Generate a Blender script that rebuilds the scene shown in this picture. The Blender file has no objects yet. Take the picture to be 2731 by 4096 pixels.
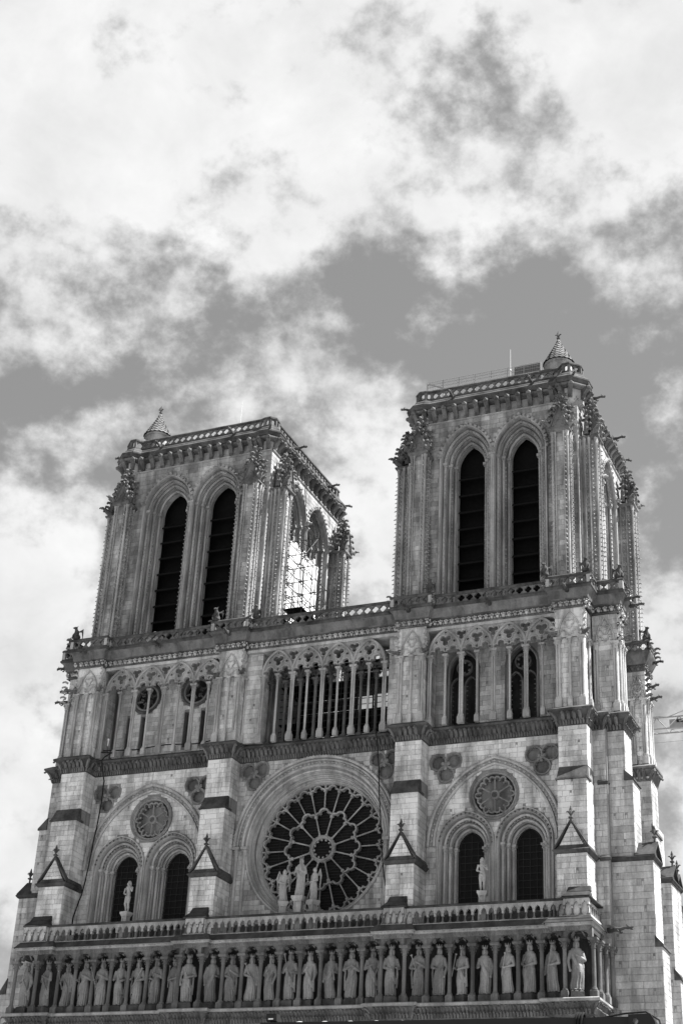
import bpy, math, random
import numpy as np
from mathutils import Vector, Matrix
from mathutils.geometry import tessellate_polygon

sc = bpy.context.scene
PI = math.pi
rnd = random.Random(7)

# ------------------------------------------------------------------ camera
CAM = (44.077, -92.32, 1.70)
YAW, PITCH, ROLL = math.radians(-24.711), math.radians(28.071), math.radians(3.231)
cd = bpy.data.cameras.new('camera')
cam = bpy.data.objects.new('camera', cd)
sc.collection.objects.link(cam)
_f = Vector((math.sin(YAW) * math.cos(PITCH), math.cos(YAW) * math.cos(PITCH), math.sin(PITCH)))
_r = Vector((math.cos(YAW), -math.sin(YAW), 0))
_u = _r.cross(_f)
_r2 = math.cos(ROLL) * _r + math.sin(ROLL) * _u
_u2 = -math.sin(ROLL) * _r + math.cos(ROLL) * _u
cam.matrix_world = Matrix(((_r2.x, _u2.x, -_f.x, CAM[0]), (_r2.y, _u2.y, -_f.y, CAM[1]),
                           (_r2.z, _u2.z, -_f.z, CAM[2]), (0, 0, 0, 1)))
cd.sensor_fit = 'VERTICAL'
cd.sensor_height = 36.0
cd.sensor_width = 24.0
cd.lens = 36.0 * 6104.77 / 4096.0
cd.clip_start = 0.5
cd.clip_end = 6000
sc.camera = cam

def pix(px, py):
    """direction in the world of a point of the photograph, used to measure cloud bearings"""
    F = 6104.77
    d = _f + _r2 * ((px - 1365.5) / F) - _u2 * ((py - 2048) / F)
    return d.normalized()

# ------------------------------------------------------------------ sun and sky
SUN_AZ, SUN_EL = math.radians(14), math.radians(57)   # azimuth measured from +x (south flank) towards +y (behind the front)
sund = Vector((math.cos(SUN_EL) * math.cos(SUN_AZ), math.cos(SUN_EL) * math.sin(SUN_AZ), math.sin(SUN_EL)))
sl = bpy.data.lights.new('sun', 'SUN')
sl.energy = 5.0
sl.angle = math.radians(0.5)
sl.color = (1, 0.995, 0.99)
so = bpy.data.objects.new('sun', sl)
so.rotation_euler = sund.to_track_quat('Z', 'Y').to_euler()
so.location = (60, 0, 120)
sc.collection.objects.link(so)

world = bpy.data.worlds.new('World')
sc.world = world
world.use_nodes = True
nt = world.node_tree
nt.nodes.clear()

def nd(t, typ, **kw):
    n = t.nodes.new(typ)
    for k, v in kw.items():
        setattr(n, k, v)
    return n

def mth(t, op, a, b=None, c=None, clamp=False):
    n = t.nodes.new('ShaderNodeMath')
    n.operation = op
    n.use_clamp = clamp
    for i, x in enumerate((a, b, c)):
        if x is None:
            continue
        if isinstance(x, (int, float)):
            n.inputs[i].default_value = x
        else:
            t.links.new(x, n.inputs[i])
    return n.outputs[0]

wout = nd(nt, 'ShaderNodeOutputWorld')
bg = nd(nt, 'ShaderNodeBackground')
bg.inputs['Strength'].default_value = 0.050
nt.links.new(bg.outputs[0], wout.inputs[0])
sky = nd(nt, 'ShaderNodeTexSky', sky_type='NISHITA', sun_disc=False)
sky.sun_elevation = SUN_EL
sky.sun_rotation = math.radians(90) - SUN_AZ
sky.air_density = 1.0
sky.dust_density = 1.0
bw = nd(nt, 'ShaderNodeRGBToBW')
nt.links.new(sky.outputs[0], bw.inputs[0])
skyv = mth(nt, 'ADD', mth(nt, 'MULTIPLY', bw.outputs[0], 0.55), 1.35)
tc = nd(nt, 'ShaderNodeTexCoord')
def ntex(scale, detail, rough, dist=0.0, off=(0, 0, 0)):
    m = nd(nt, 'ShaderNodeMapping')
    m.inputs['Location'].default_value = off
    m.inputs['Rotation'].default_value = (0, 0, 0.5)
    m.inputs['Scale'].default_value = (1, 1, 1.25)
    nt.links.new(tc.outputs['Generated'], m.inputs[0])
    n = nd(nt, 'ShaderNodeTexNoise')
    n.inputs['Scale'].default_value = scale
    n.inputs['Detail'].default_value = detail
    n.inputs['Roughness'].default_value = rough
    n.inputs['Distortion'].default_value = dist
    nt.links.new(m.outputs[0], n.inputs['Vector'])
    return n.outputs[0]

n1 = ntex(9.5, 15, 0.56, 0.0, (3.1, 1.7, 0))
n2 = ntex(30.0, 12, 0.60, 0.0, (0.3, 5.2, 2))
n3 = ntex(2.5, 3, 0.5, 0.0, (8.0, 2.0, 0))
dens = mth(nt, 'ADD', mth(nt, 'MULTIPLY', mth(nt, 'SUBTRACT', n1, 0.5), 2.4), mth(nt, 'MULTIPLY', mth(nt, 'SUBTRACT', n2, 0.5), 1.35))
dens = mth(nt, 'ADD', dens, mth(nt, 'MULTIPLY', mth(nt, 'SUBTRACT', n3, 0.5), 0.3))
# the big banks of cloud and the clear lanes between them, as bearings (x, y of the photograph, angular radius, weight)
BANKS = [(300, 180, .11, .34), (1000, 180, .10, .32), (1700, 200, .07, .24), (2300, 270, .09, .36), (2650, 480, .05, .22), (100, 480, .07, .2), (60, 60, .05, .2), (2650, 60, .06, .12),
         (1350, 650, .05, .32), (600, 600, .04, .10), (420, 800, .05, .18), (850, 960, .04, .18), (480, 1180, .055, .25), (1830, 950, .035, .38),
         (1120, 1080, .02, .2), (1700, 1330, .03, .22), (1000, 1540, .05, .26), (700, 1600, .04, .14), (1450, 1930, .05, .6), (1480, 2150, .04, .3), (1500, 2350, .03, .25),
         (150, 2150, .06, .4), (100, 2700, .08, .45), (80, 3300, .09, .45), (2690, 2550, .045, .4), (2700, 3000, .06, .35), (2660, 1080, .022, .24),
         (70, 1290, .022, .22), (2200, 1260, .014, .3), (2420, 1330, .010, .2), (1150, 950, .014, .2), (2560, 1900, .014, .22), (2650, 1720, .016, .24), (1950, 700, .04, .12),
         (1300, 1250, .08, -.28), (1520, 1150, .045, -.2), (1100, 700, .02, -.12), (650, 1000, .02, -.14), (2150, 1150, .06, -.14), (2200, 1500, .08, -.2), (2500, 1900, .06, -.15), (900, 620, .035, -.22), (1830, 430, .02, -.28), (1450, 900, .03, -.1),
         (120, 680, .04, -.18), (150, 1500, .06, -.16), (700, 1350, .04, -.12), (2150, 800, .04, -.04), (2450, 850, .04, -.06), (1250, 1750, .03, -.1), (300, 1000, .03, -.1)]
for bx, by, br, wt in BANKS:
    d = pix(bx, by)
    v = nd(nt, 'ShaderNodeVectorMath', operation='DISTANCE')
    nt.links.new(tc.outputs['Generated'], v.inputs[0])
    v.inputs[1].default_value = d
    g = mth(nt, 'DIVIDE', v.outputs['Value'], br * 1.1)
    g = mth(nt, 'POWER', 2.718, mth(nt, 'MULTIPLY', mth(nt, 'MULTIPLY', g, g), -1.0))
    dens = mth(nt, 'MULTIPLY_ADD', g, wt, dens)
mr = nd(nt, 'ShaderNodeMapRange', interpolation_type='SMOOTHSTEP')
mr.inputs['From Min'].default_value = -0.06
mr.inputs['From Max'].default_value = 0.60
nt.links.new(dens, mr.inputs['Value'])
cov = mr.outputs[0]
n4 = ntex(12.0, 8, 0.6, 0.2, (1.0, 9.0, 4))
cloudv = mth(nt, 'ADD', 6.6, mth(nt, 'MULTIPLY', mth(nt, 'SUBTRACT', n4, 0.5), 4.0))
mixv = mth(nt, 'ADD', mth(nt, 'MULTIPLY', skyv, mth(nt, 'SUBTRACT', 1.0, cov)), mth(nt, 'MULTIPLY', cloudv, cov))
nt.links.new(mixv, bg.inputs['Color'])

sc.view_settings.view_transform = 'Standard'
sc.view_settings.look = 'None'
sc.view_settings.exposure = 1.42
sc.view_settings.gamma = 1.0
sc.view_settings.use_curve_mapping = False
sc.cycles.max_bounces = 4
sc.cycles.diffuse_bounces = 1

# ------------------------------------------------------------------ materials
def stone(name, base, var=0.22, stain=0.35, bump=0.35, rough=0.9, streak=0.3, fine=9.0):
    m = bpy.data.materials.new(name)
    m.use_nodes = True
    t = m.node_tree
    b = t.nodes['Principled BSDF']
    b.inputs['Roughness'].default_value = rough
    b.inputs['Specular IOR Level'].default_value = 0.2
    g = nd(t, 'ShaderNodeNewGeometry')
    oi = nd(t, 'ShaderNodeObjectInfo')
    isl = g.outputs['Random Per Island']
    v = mth(t, 'MULTIPLY_ADD', mth(t, 'SUBTRACT', mth(t, 'FRACT', mth(t, 'ADD', isl, oi.outputs['Random'])), 0.5), 2 * var, 1.0)
    mp = nd(t, 'ShaderNodeMapping')
    mp.inputs['Scale'].default_value = (1, 1, streak)
    t.links.new(g.outputs['Position'], mp.inputs[0])
    na = nd(t, 'ShaderNodeTexNoise')
    na.inputs['Scale'].default_value = 0.9
    na.inputs['Detail'].default_value = 7
    na.inputs['Roughness'].default_value = 0.62
    t.links.new(mp.outputs[0], na.inputs['Vector'])
    r1 = nd(t, 'ShaderNodeMapRange')
    r1.inputs['From Min'].default_value = 0.38
    r1.inputs['From Max'].default_value = 0.62
    r1.inputs['To Min'].default_value = 1.0 - stain
    r1.inputs['To Max'].default_value = 1.0 + stain * 0.35
    t.links.new(na.outputs[0], r1.inputs['Value'])
    nb = nd(t, 'ShaderNodeTexNoise')
    nb.inputs['Scale'].default_value = fine
    nb.inputs['Detail'].default_value = 6
    nb.inputs['Roughness'].default_value = 0.7
    t.links.new(g.outputs['Position'], nb.inputs['Vector'])
    r2 = nd(t, 'ShaderNodeMapRange')
    r2.inputs['From Min'].default_value = 0.3
    r2.inputs['From Max'].default_value = 0.7
    r2.inputs['To Min'].default_value = 0.80
    r2.inputs['To Max'].default_value = 1.16
    t.links.new(nb.outputs[0], r2.inputs['Value'])
    mp3 = nd(t, 'ShaderNodeMapping')
    mp3.inputs['Scale'].default_value = (2.4, 2.4, 0.16)
    t.links.new(g.outputs['Position'], mp3.inputs[0])
    nc = nd(t, 'ShaderNodeTexNoise')
    nc.inputs['Scale'].default_value = 1.0
    nc.inputs['Detail'].default_value = 6
    nc.inputs['Roughness'].default_value = 0.6
    t.links.new(mp3.outputs[0], nc.inputs['Vector'])
    r3 = nd(t, 'ShaderNodeMapRange')
    r3.inputs['From Min'].default_value = 0.54
    r3.inputs['From Max'].default_value = 0.70
    r3.inputs['To Min'].default_value = 1.0
    r3.inputs['To Max'].default_value = 0.62
    t.links.new(nc.outputs[0], r3.inputs['Value'])
    v = mth(t, 'MULTIPLY', v, r3.outputs[0])
    c = mth(t, 'MULTIPLY', mth(t, 'MULTIPLY', v, r1.outputs[0]), mth(t, 'MULTIPLY', r2.outputs[0], base))
    c = mth(t, 'MINIMUM', c, 0.82)
    t.links.new(c, b.inputs['Base Color'])
    bp = nd(t, 'ShaderNodeBump')
    bp.inputs['Strength'].default_value = bump
    bp.inputs['Distance'].default_value = 0.03
    t.links.new(nb.outputs[0], bp.inputs['Height'])
    t.links.new(bp.outputs[0], b.inputs['Normal'])
    return m

def plain(name, base, rough=0.6, metal=0.0, spec=0.3, noise=0.25, scale=3.0):
    m = bpy.data.materials.new(name)
    m.use_nodes = True
    t = m.node_tree
    b = t.nodes['Principled BSDF']
    b.inputs['Roughness'].default_value = rough
    b.inputs['Metallic'].default_value = metal
    b.inputs['Specular IOR Level'].default_value = spec
    g = nd(t, 'ShaderNodeNewGeometry')
    n = nd(t, 'ShaderNodeTexNoise')
    n.inputs['Scale'].default_value = scale
    n.inputs['Detail'].default_value = 5
    t.links.new(g.outputs['Position'], n.inputs['Vector'])
    v = mth(t, 'MULTIPLY', mth(t, 'MULTIPLY_ADD', mth(t, 'SUBTRACT', n.outputs[0], 0.5), 2 * noise, 1.0), base)
    t.links.new(v, b.inputs['Base Color'])
    return m

M = {}
M['ashlar'] = stone('pale limestone ashlar', 0.74, 0.20, 0.46, 0.4)
M['ashlar_w'] = stone('weathered limestone ashlar', 0.54, 0.19, 0.46, 0.4)
M['ashlar_t'] = stone('grey limestone of the towers', 0.42, 0.25, 0.50, 0.4)
M['mortar'] = stone('mortar', 0.30, 0.0, 0.3, 0.4)
M['carved_c'] = stone('grey limestone shafts', 0.40, 0.12, 0.4, 0.4)
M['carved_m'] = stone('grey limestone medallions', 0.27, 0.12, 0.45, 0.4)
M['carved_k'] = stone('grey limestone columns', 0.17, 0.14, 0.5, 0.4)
M['carved'] = stone('carved limestone', 0.50, 0.10, 0.38, 0.45, fine=7)
M['carved_t'] = stone('carved limestone of the towers', 0.40, 0.12, 0.42, 0.45, fine=7)
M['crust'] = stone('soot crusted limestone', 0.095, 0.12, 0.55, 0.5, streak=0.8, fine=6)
M['crust2'] = stone('half crusted carved limestone', 0.16, 0.14, 0.5, 0.5, streak=0.6, fine=6)
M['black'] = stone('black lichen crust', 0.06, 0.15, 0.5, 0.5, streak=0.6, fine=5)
M['statue'] = stone('statue limestone', 0.30, 0.14, 0.42, 0.4, fine=8)
M['statue_pale'] = stone('pale statue limestone', 0.44, 0.08, 0.3, 0.4, fine=8)
M['glass'] = plain('dark leaded glass', 0.008, 0.45, 0, 0.12, 0.6, 2.0)
M['lead'] = plain('window iron', 0.03, 0.6, 0.3, 0.3)
M['wood'] = plain('tarred louvre oak', 0.012, 0.8, 0, 0.1, 0.5, 4.0)
M['steel'] = plain('galvanised scaffold tube', 0.16, 0.5, 0.6, 0.4)
M['steel_d'] = plain('rusty dark scaffold tube', 0.05, 0.6, 0.4, 0.3)
M['sheet'] = plain('white protective sheet', 0.80, 0.7, 0, 0.2, 0.06, 1.0)
M['rubber'] = plain('black cable rubber', 0.01, 0.6, 0, 0.2, 0.2)
M['tile'] = stone('turret scale tiles', 0.20, 0.14, 0.35, 0.4)
M['paint'] = plain('pale crane paint', 0.34, 0.5, 0, 0.3, 0.15)
M['signblack'] = plain('black sign paint', 0.012, 0.6, 0, 0.2, 0.1)
M['signwhite'] = plain('white sign lettering', 0.78, 0.5, 0, 0.3, 0.05)
M['blackpaint'] = plain('black gantry paint', 0.014, 0.55, 0, 0.3, 0.2)
M['lens'] = plain('pale lamp lens', 0.75, 0.3, 0, 0.5, 0.05)
M['plaza'] = stone('pale plaza paving', 0.28, 0.1, 0.2, 0.2, streak=1.0)

# ------------------------------------------------------------------ mesh helper
OCT_V = [(1, 0, 0), (-1, 0, 0), (0, 1, 0), (0, -1, 0), (0, 0, 1), (0, 0, -1)]
OCT_F = [(0, 2, 4), (2, 1, 4), (1, 3, 4), (3, 0, 4), (2, 0, 5), (1, 2, 5), (3, 1, 5), (0, 3, 5)]

def _ico():
    import bmesh
    bm = bmesh.new()
    bmesh.ops.create_icosphere(bm, subdivisions=2, radius=1)
    v = [tuple(p.co) for p in bm.verts]
    f = [tuple(q.index for q in p.verts) for p in bm.faces]
    bm.free()
    return v, f
ICO_V, ICO_F = _ico()
_t = (1 + 5 ** 0.5) / 2
_s = (1 + _t * _t) ** 0.5
ICO1_V = [(a / _s, b / _s, c / _s) for a, b, c in [(-1, _t, 0), (1, _t, 0), (-1, -_t, 0), (1, -_t, 0), (0, -1, _t), (0, 1, _t), (0, -1, -_t), (0, 1, -_t), (_t, 0, -1), (_t, 0, 1), (-_t, 0, -1), (-_t, 0, 1)]]
ICO1_F = [(0, 11, 5), (0, 5, 1), (0, 1, 7), (0, 7, 10), (0, 10, 11), (1, 5, 9), (5, 11, 4), (11, 10, 2), (10, 7, 6), (7, 1, 8), (3, 9, 4), (3, 4, 2), (3, 2, 6), (3, 6, 8), (3, 8, 9), (4, 9, 5), (2, 4, 11), (6, 2, 10), (8, 6, 7), (9, 8, 1)]

class MB:
    def __init__(s):
        s.v = []
        s.f = []

    def add(s, v, f):
        n = len(s.v)
        s.v.extend(v)
        s.f.extend([tuple(i + n for i in q) for q in f])

    def merge(s, o, T=None):
        if T is None:
            s.add(o.v, o.f)
        else:
            s.add([T(p) for p in o.v], o.f)

    def box(s, x0, x1, y0, y1, z0, z1):
        s.add([(x0, y0, z0), (x1, y0, z0), (x1, y1, z0), (x0, y1, z0), (x0, y0, z1), (x1, y0, z1), (x1, y1, z1), (x0, y1, z1)],
              [(0, 1, 5, 4), (1, 2, 6, 5), (2, 3, 7, 6), (3, 0, 4, 7), (4, 5, 6, 7), (3, 2, 1, 0)])

    def hexa(s, lo, hi):
        s.add(list(lo) + list(hi), [(0, 1, 5, 4), (1, 2, 6, 5), (2, 3, 7, 6), (3, 0, 4, 7), (4, 5, 6, 7), (3, 2, 1, 0)])

    def frust(s, x0, x1, y0, y1, z0, X0, X1, Y0, Y1, z1):
        s.hexa([(x0, y0, z0), (x1, y0, z0), (x1, y1, z0), (x0, y1, z0)], [(X0, Y0, z1), (X1, Y0, z1), (X1, Y1, z1), (X0, Y1, z1)])

    def grid(s, rows, cu=False, cv=False):
        n = len(s.v)
        w = len(rows[0])
        h = len(rows)
        for r in rows:
            s.v.extend(r)
        for j in range(h if cv else h - 1):
            for i in range(w if cu else w - 1):
                a = n + j * w + i
                b = n + j * w + (i + 1) % w
                c = n + ((j + 1) % h) * w + (i + 1) % w
                d = n + ((j + 1) % h) * w + i
                s.f.append((a, b, c, d))

    def lathe(s, cx, cy, prof, n=10, caps=True, rot=0.0, sx=1, sy=1):
        rows = [[(cx + sx * r * math.cos(rot + 2 * PI * i / n), cy + sy * r * math.sin(rot + 2 * PI * i / n), z) for i in range(n)] for r, z in prof]
        m = len(s.v)
        s.grid(rows, cu=True)
        if caps:
            s.f.append(tuple(m + i for i in reversed(range(n))))
            k = m + (len(rows) - 1) * n
            s.f.append(tuple(k + i for i in range(n)))

    def tube(s, path, rad, n=6, caps=True, sq=(1, 1), up=None):
        P = [Vector(p) for p in path]
        if isinstance(rad, (int, float)):
            rad = [rad] * len(P)
        rows = []
        ref = None
        for i, p in enumerate(P):
            d = (P[min(i + 1, len(P) - 1)] - P[max(i - 1, 0)]).normalized()
            if ref is None:
                ref = Vector(up) if up else (Vector((0, 0, 1)) if abs(d.z) < 0.9 else Vector((0, 1, 0)))
            a = ref - d * ref.dot(d)
            if a.length < 1e-6:
                a = d.orthogonal()
            a.normalize()
            ref = a
            b = d.cross(a)
            rows.append([tuple(p + (a * math.cos(2 * PI * k / n + PI / n) * sq[1] + b * math.sin(2 * PI * k / n + PI / n) * sq[0]) * rad[i]) for k in range(n)])
        m = len(s.v)
        s.grid(rows, cu=True)
        if caps:
            s.f.append(tuple(m + i for i in reversed(range(n))))
            k = m + (len(rows) - 1) * n
            s.f.append(tuple(k + i for i in range(n)))

    def blob(s, c, r, lod=1, jit=0.0):
        V, F = (OCT_V, OCT_F) if lod == 0 else ((ICO1_V, ICO1_F) if lod == 1 else (ICO_V, ICO_F))
        if isinstance(r, (int, float)):
            r = (r, r, r)
        s.add([(c[0] + p[0] * r[0] * (1 + jit * (rnd.random() - .5)), c[1] + p[1] * r[1] * (1 + jit * (rnd.random() - .5)), c[2] + p[2] * r[2] * (1 + jit * (rnd.random() - .5))) for p in V], F)

    def plate(s, outer, holes, y0, y1, back=True, sides=True, hole_sides=True):
        """a slab in the x-z plane from depth y0 (front) to y1, with holes"""
        loops = [outer] + list(holes)
        pts = [p for l in loops for p in l]
        tri = tessellate_polygon([[Vector((p[0], p[1], 0)) for p in l] for l in loops])
        s.add([(p[0], y0, p[1]) for p in pts], tri)
        if back:
            s.add([(p[0], y1, p[1]) for p in pts], tri)
        for k, l in enumerate(loops):
            if (k == 0 and not sides) or (k > 0 and not hole_sides):
                continue
            s.grid([[(p[0], y0, p[1]) for p in l], [(p[0], y1, p[1]) for p in l]], cu=True)

    def bar2(s, path, w, y0, y1, closed=False, ch=0.3):
        """a bar following a path in the x-z plane: width w, depth y0..y1, chamfered front edges"""
        P = [Vector((p[0], p[1])) for p in path]
        n = len(P)
        L, Rr = [], []
        for i in range(n):
            a = P[(i - 1) % n] if (closed or i > 0) else P[i]
            b = P[(i + 1) % n] if (closed or i < n - 1) else P[i]
            d = b - a
            if d.length < 1e-9:
                d = Vector((1, 0))
            d.normalize()
            L.append(Vector((-d.y, d.x)))
        h = w / 2
        c = h * ch * 2
        dd = min(abs(y1 - y0) * 0.5, c)
        rows = []
        for o, y in ((h, y1), (h, y0 + dd), (h - c, y0), (-h + c, y0), (-h, y0 + dd), (-h, y1)):
            rows.append([(P[i].x + L[i].x * o, y, P[i].y + L[i].y * o) for i in range(n)])
        s.grid(rows, cu=closed)

    def run(s, path, prof, closed=False):
        """sweep a profile (out, z) along a plan polyline with mitred corners; outward is to the right of travel"""
        nrm = mitres(path, closed)
        s.grid([[(p[0] + m[0] * o, p[1] + m[1] * o, z) for p, m in zip(path, nrm)] for o, z in prof], cu=closed)

    def obj(s, name, mat, parent=None, smooth=True, ang=38, loc=None, rotz=0.0, kind=None, label=None):
        me = bpy.data.meshes.new(name)
        me.from_pydata(s.v, [], s.f)
        me.materials.append(M[mat] if isinstance(mat, str) else mat)
        if smooth:
            me.polygons.foreach_set('use_smooth', [True] * len(me.polygons))
            me.set_sharp_from_angle(angle=math.radians(ang))
        me.update()
        o = bpy.data.objects.new(name, me)
        sc.collection.objects.link(o)
        if parent:
            o.parent = parent
        if loc:
            o.location = loc
        o.rotation_euler = (0, 0, rotz)
        if kind:
            o['kind'] = kind
        if label:
            o['label'] = label
        return o

def mitres(path, closed=False):
    n = len(path)
    out = []
    for i in range(n):
        ds = []
        if closed or i > 0:
            a, b = path[(i - 1) % n], path[i]
            ds.append((b[0] - a[0], b[1] - a[1]))
        if closed or i < n - 1:
            a, b = path[i], path[(i + 1) % n]
            ds.append((b[0] - a[0], b[1] - a[1]))
        ns = []
        for d in ds:
            l = math.hypot(*d) or 1
            ns.append((d[1] / l, -d[0] / l))
        if len(ns) == 1:
            out.append(ns[0])
        else:
            k = 1 + ns[0][0] * ns[1][0] + ns[0][1] * ns[1][1]
            k = max(k, 0.3)
            out.append(((ns[0][0] + ns[1][0]) / k, (ns[0][1] + ns[1][1]) / k))
    return out

def resample(path, step, closed=False):
    P = list(path) + ([path[0]] if closed else [])
    out, S, s0 = [], [], 0.0
    nr = mitres(path, closed)
    nr = nr + ([nr[0]] if closed else [])
    for i in range(len(P) - 1):
        a, b = P[i], P[i + 1]
        l = math.hypot(b[0] - a[0], b[1] - a[1])
        if l < 1e-6:
            continue
        k = max(1, int(l / step))
        d = ((b[0] - a[0]) / l, (b[1] - a[1]) / l)
        nn = (d[1], -d[0])
        for j in range(k):
            t = j / k
            out.append(((a[0] + (b[0] - a[0]) * t, a[1] + (b[1] - a[1]) * t), nr[i] if j == 0 else nn))
            S.append(s0 + l * t)
        s0 += l
    if not closed:
        out.append((P[-1], nr[-1]))
        S.append(s0)
    return out, S

def frieze(mb, path, z0, z1, o0, o1, fn, step=0.06, nv=10, closed=False, curve=1.6):
    pts, S = resample(path, step, closed)
    rows = []
    for j in range(nv + 1):
        v = j / nv
        z = z0 + (z1 - z0) * v
        base = o0 + (o1 - o0) * v ** curve
        rows.append([(p[0] + m[0] * (base + fn(s, v)), p[1] + m[1] * (base + fn(s, v)), z) for (p, m), s in zip(pts, S)])
    mb.grid(rows, cu=closed)

def leaf_fn(per, amp, rows=2, seed=0):
    r = random.Random(seed)
    J = [r.uniform(.6, 1.3) for _ in range(997)]
    def fn(s, v):
        k = int(v * rows * .999)
        vv = v * rows - k
        q = s / per + .5 * (k % 2)
        ph = q - math.floor(q)
        j = J[(int(math.floor(q)) * 7 + k * 131) % 997]
        return amp * j * max(0, math.sin(PI * ph)) ** .6 * (0.25 + vv) * max(0, math.sin(PI * min(1, vv * .92 + .05))) ** .5
    return fn

def boss_fn(per, amp, seed=0):
    r = random.Random(seed)
    J = [r.uniform(.5, 1.25) for _ in range(997)]
    def fn(s, v):
        q = s / per
        ph = (q - math.floor(q)) - .5
        j = J[int(math.floor(q)) % 997]
        a = max(0, 1 - (ph / .36) ** 2 - ((v - .38) / .36) ** 2) ** .5
        b = max(0, 1 - (ph / .2) ** 2 - ((v - .84) / .16) ** 2) ** .5
        return amp * j * max(a, b * 1.1)
    return fn

def leaf_row(mb, path, z0, z1, o0, o1, per, w, seed=0, ball=1.0, closed=False):
    """separate curled leaves standing in a row along a plan line"""
    r = random.Random(seed)
    pts, S = resample(path, per, closed)
    h = z1 - z0
    d = o1 - o0
    for (p, m) in pts:
        l = math.hypot(*m)
        k = r.uniform(.85, 1.12)
        def q(o, z):
            return (p[0] + m[0] * o, p[1] + m[1] * o, z)
        mb.tube([q(o0 - .02, z0), q(o0 + .3 * d, z0 + .5 * h), q(o0 + .75 * d, z0 + .86 * h * k), q(o1 + .05, z0 + .9 * h * k), q(o1 + .09, z0 + .72 * h * k)], [w * .55, w * .62, w * .55, w * .45, w * .3], 5)
        if ball:
            mb.blob(q(o1 + .09, z0 + .72 * h * k), (w * .5 * ball, w * .5 * ball, w * .42 * ball), 1, .3)

def boss_row(mb, path, z, o, per, r_, seed=0):
    r = random.Random(seed)
    pts, S = resample(path, per)
    for (p, m) in pts:
        t = (-m[1], m[0])
        k = r.uniform(.85, 1.1)
        mb.blob((p[0] + m[0] * o, p[1] + m[1] * o, z), (r_ * k, r_ * k, r_ * k), 1, .25)
        for a, rr in ((-1, .55), (1, .55), (0, .5)):
            zz = z + r_ * (.95 if a else 1.35)
            mb.blob((p[0] + m[0] * (o + .06) + t[0] * a * r_ * .75, p[1] + m[1] * (o + .06) + t[1] * a * r_ * .75, zz), r_ * rr, 0, .3)
        mb.blob((p[0] + m[0] * o + t[0] * per / 2, p[1] + m[1] * o + t[1] * per / 2, z - r_ * .3), (r_ * .4, r_ * .4, r_ * .7), 0, .3)

# ------------------------------------------------------------------ object helpers
def empty(name, parent=None, loc=(0, 0, 0), rotz=0.0, **kw):
    o = bpy.data.objects.new(name, None)
    o.empty_display_size = 0.5
    sc.collection.objects.link(o)
    o.location = loc
    o.rotation_euler = (0, 0, rotz)
    if parent:
        o.parent = parent
    for k, v in kw.items():
        o[k] = v
    return o

def inst(src, parent, loc=(0, 0, 0), rotz=0.0, scale=None, name=None):
    o = src.copy()
    sc.collection.objects.link(o)
    o.parent = parent
    o.location = loc
    o.rotation_euler = (0, 0, rotz)
    if scale:
        o.scale = scale
    return o

def arch(cx, zs, hw, R, o, n, z0):
    c = R - hw
    a = math.acos(max(-1, min(1, c / (R + o))))
    left = [(cx + c + (R + o) * math.cos(PI - a * i / n), zs + (R + o) * math.sin(PI - a * i / n)) for i in range(n + 1)]
    right = [(2 * cx - x, z) for x, z in reversed(left[:-1])]
    return [(cx - hw - o, z0)] + left + right + [(cx + hw + o, z0)]

def Rr(hw, rise):
    return (rise * rise + hw * hw) / (2 * hw)

def arch_sweep(mb, cx, z0, zs, hw, R, prof, n=12):
    mb.grid([[(x, y, z) for x, z in arch(cx, zs, hw, R, o, n, z0)] for o, y in prof])

def rolls(o0, o1, y0, y1, k, r):
    """a stepped reveal from (o0, y0) out to (o1, y1) with a round shaft standing in each nook"""
    out = [(o0, y0)]
    for i in range(k):
        a0 = o0 + (o1 - o0) * i / k
        a1 = o0 + (o1 - o0) * (i + 1) / k
        b0 = y0 + (y1 - y0) * i / k
        b1 = y0 + (y1 - y0) * (i + 1) / k
        co, cy = a1 - 1.25 * r, b0 - 1.25 * r
        out.append((a0, b0))
        out.append((co - .1 * r, b0))
        for q in range(9):
            t = math.radians(100 + 250 * q / 8)
            out.append((co + r * math.cos(t), cy + r * math.sin(t)))
        out.append((a1, cy + .1 * r))
        out.append((a1, b1))
    return out

JOINT = 0.014
def blocks_of(x0, x1, z0, z1, seed, ch=0.37, bw=0.95):
    """courses of ashlar filling a rectangle -> list of (xa, xb, za, zb, proud)"""
    r = random.Random(seed)
    out = []
    n = max(1, round((z1 - z0) / ch))
    h = (z1 - z0) / n
    for j in range(n):
        za, zb = z0 + j * h, z0 + (j + 1) * h
        x = x0
        first = True
        while x < x1 - 1e-4:
            w = r.uniform(.55, 1.4) * bw
            if first:
                w *= r.choice((.5, 1.0))
                first = False
            if x1 - (x + w) < .35 * bw:
                w = x1 - x
            out.append((x, min(x + w, x1), za, zb, r.uniform(0, .008)))
            x += w
    return out

def put_block(mb, b, y, T=None, back=.05):
    xa, xb, za, zb, p = b
    g = JOINT / 2
    c = .012
    yf = y - p
    lo = [(xa + g, yf + c, za + g), (xb - g, yf + c, za + g), (xb - g, yf + c, zb - g), (xa + g, yf + c, zb - g)]
    fr = [(xa + g + c, yf, za + g + c), (xb - g - c, yf, za + g + c), (xb - g - c, yf, zb - g - c), (xa + g + c, yf, zb - g - c)]
    bk = [(q[0], y + back, q[2]) for q in lo]
    V = fr + lo + bk
    if T:
        V = [T(v) for v in V]
    mb.add(V, [(0, 1, 2, 3), (4, 5, 1, 0), (5, 6, 2, 1), (6, 7, 3, 2), (7, 4, 0, 3), (8, 9, 5, 4), (9, 10, 6, 5), (10, 11, 7, 6), (11, 8, 4, 7)])

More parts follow.
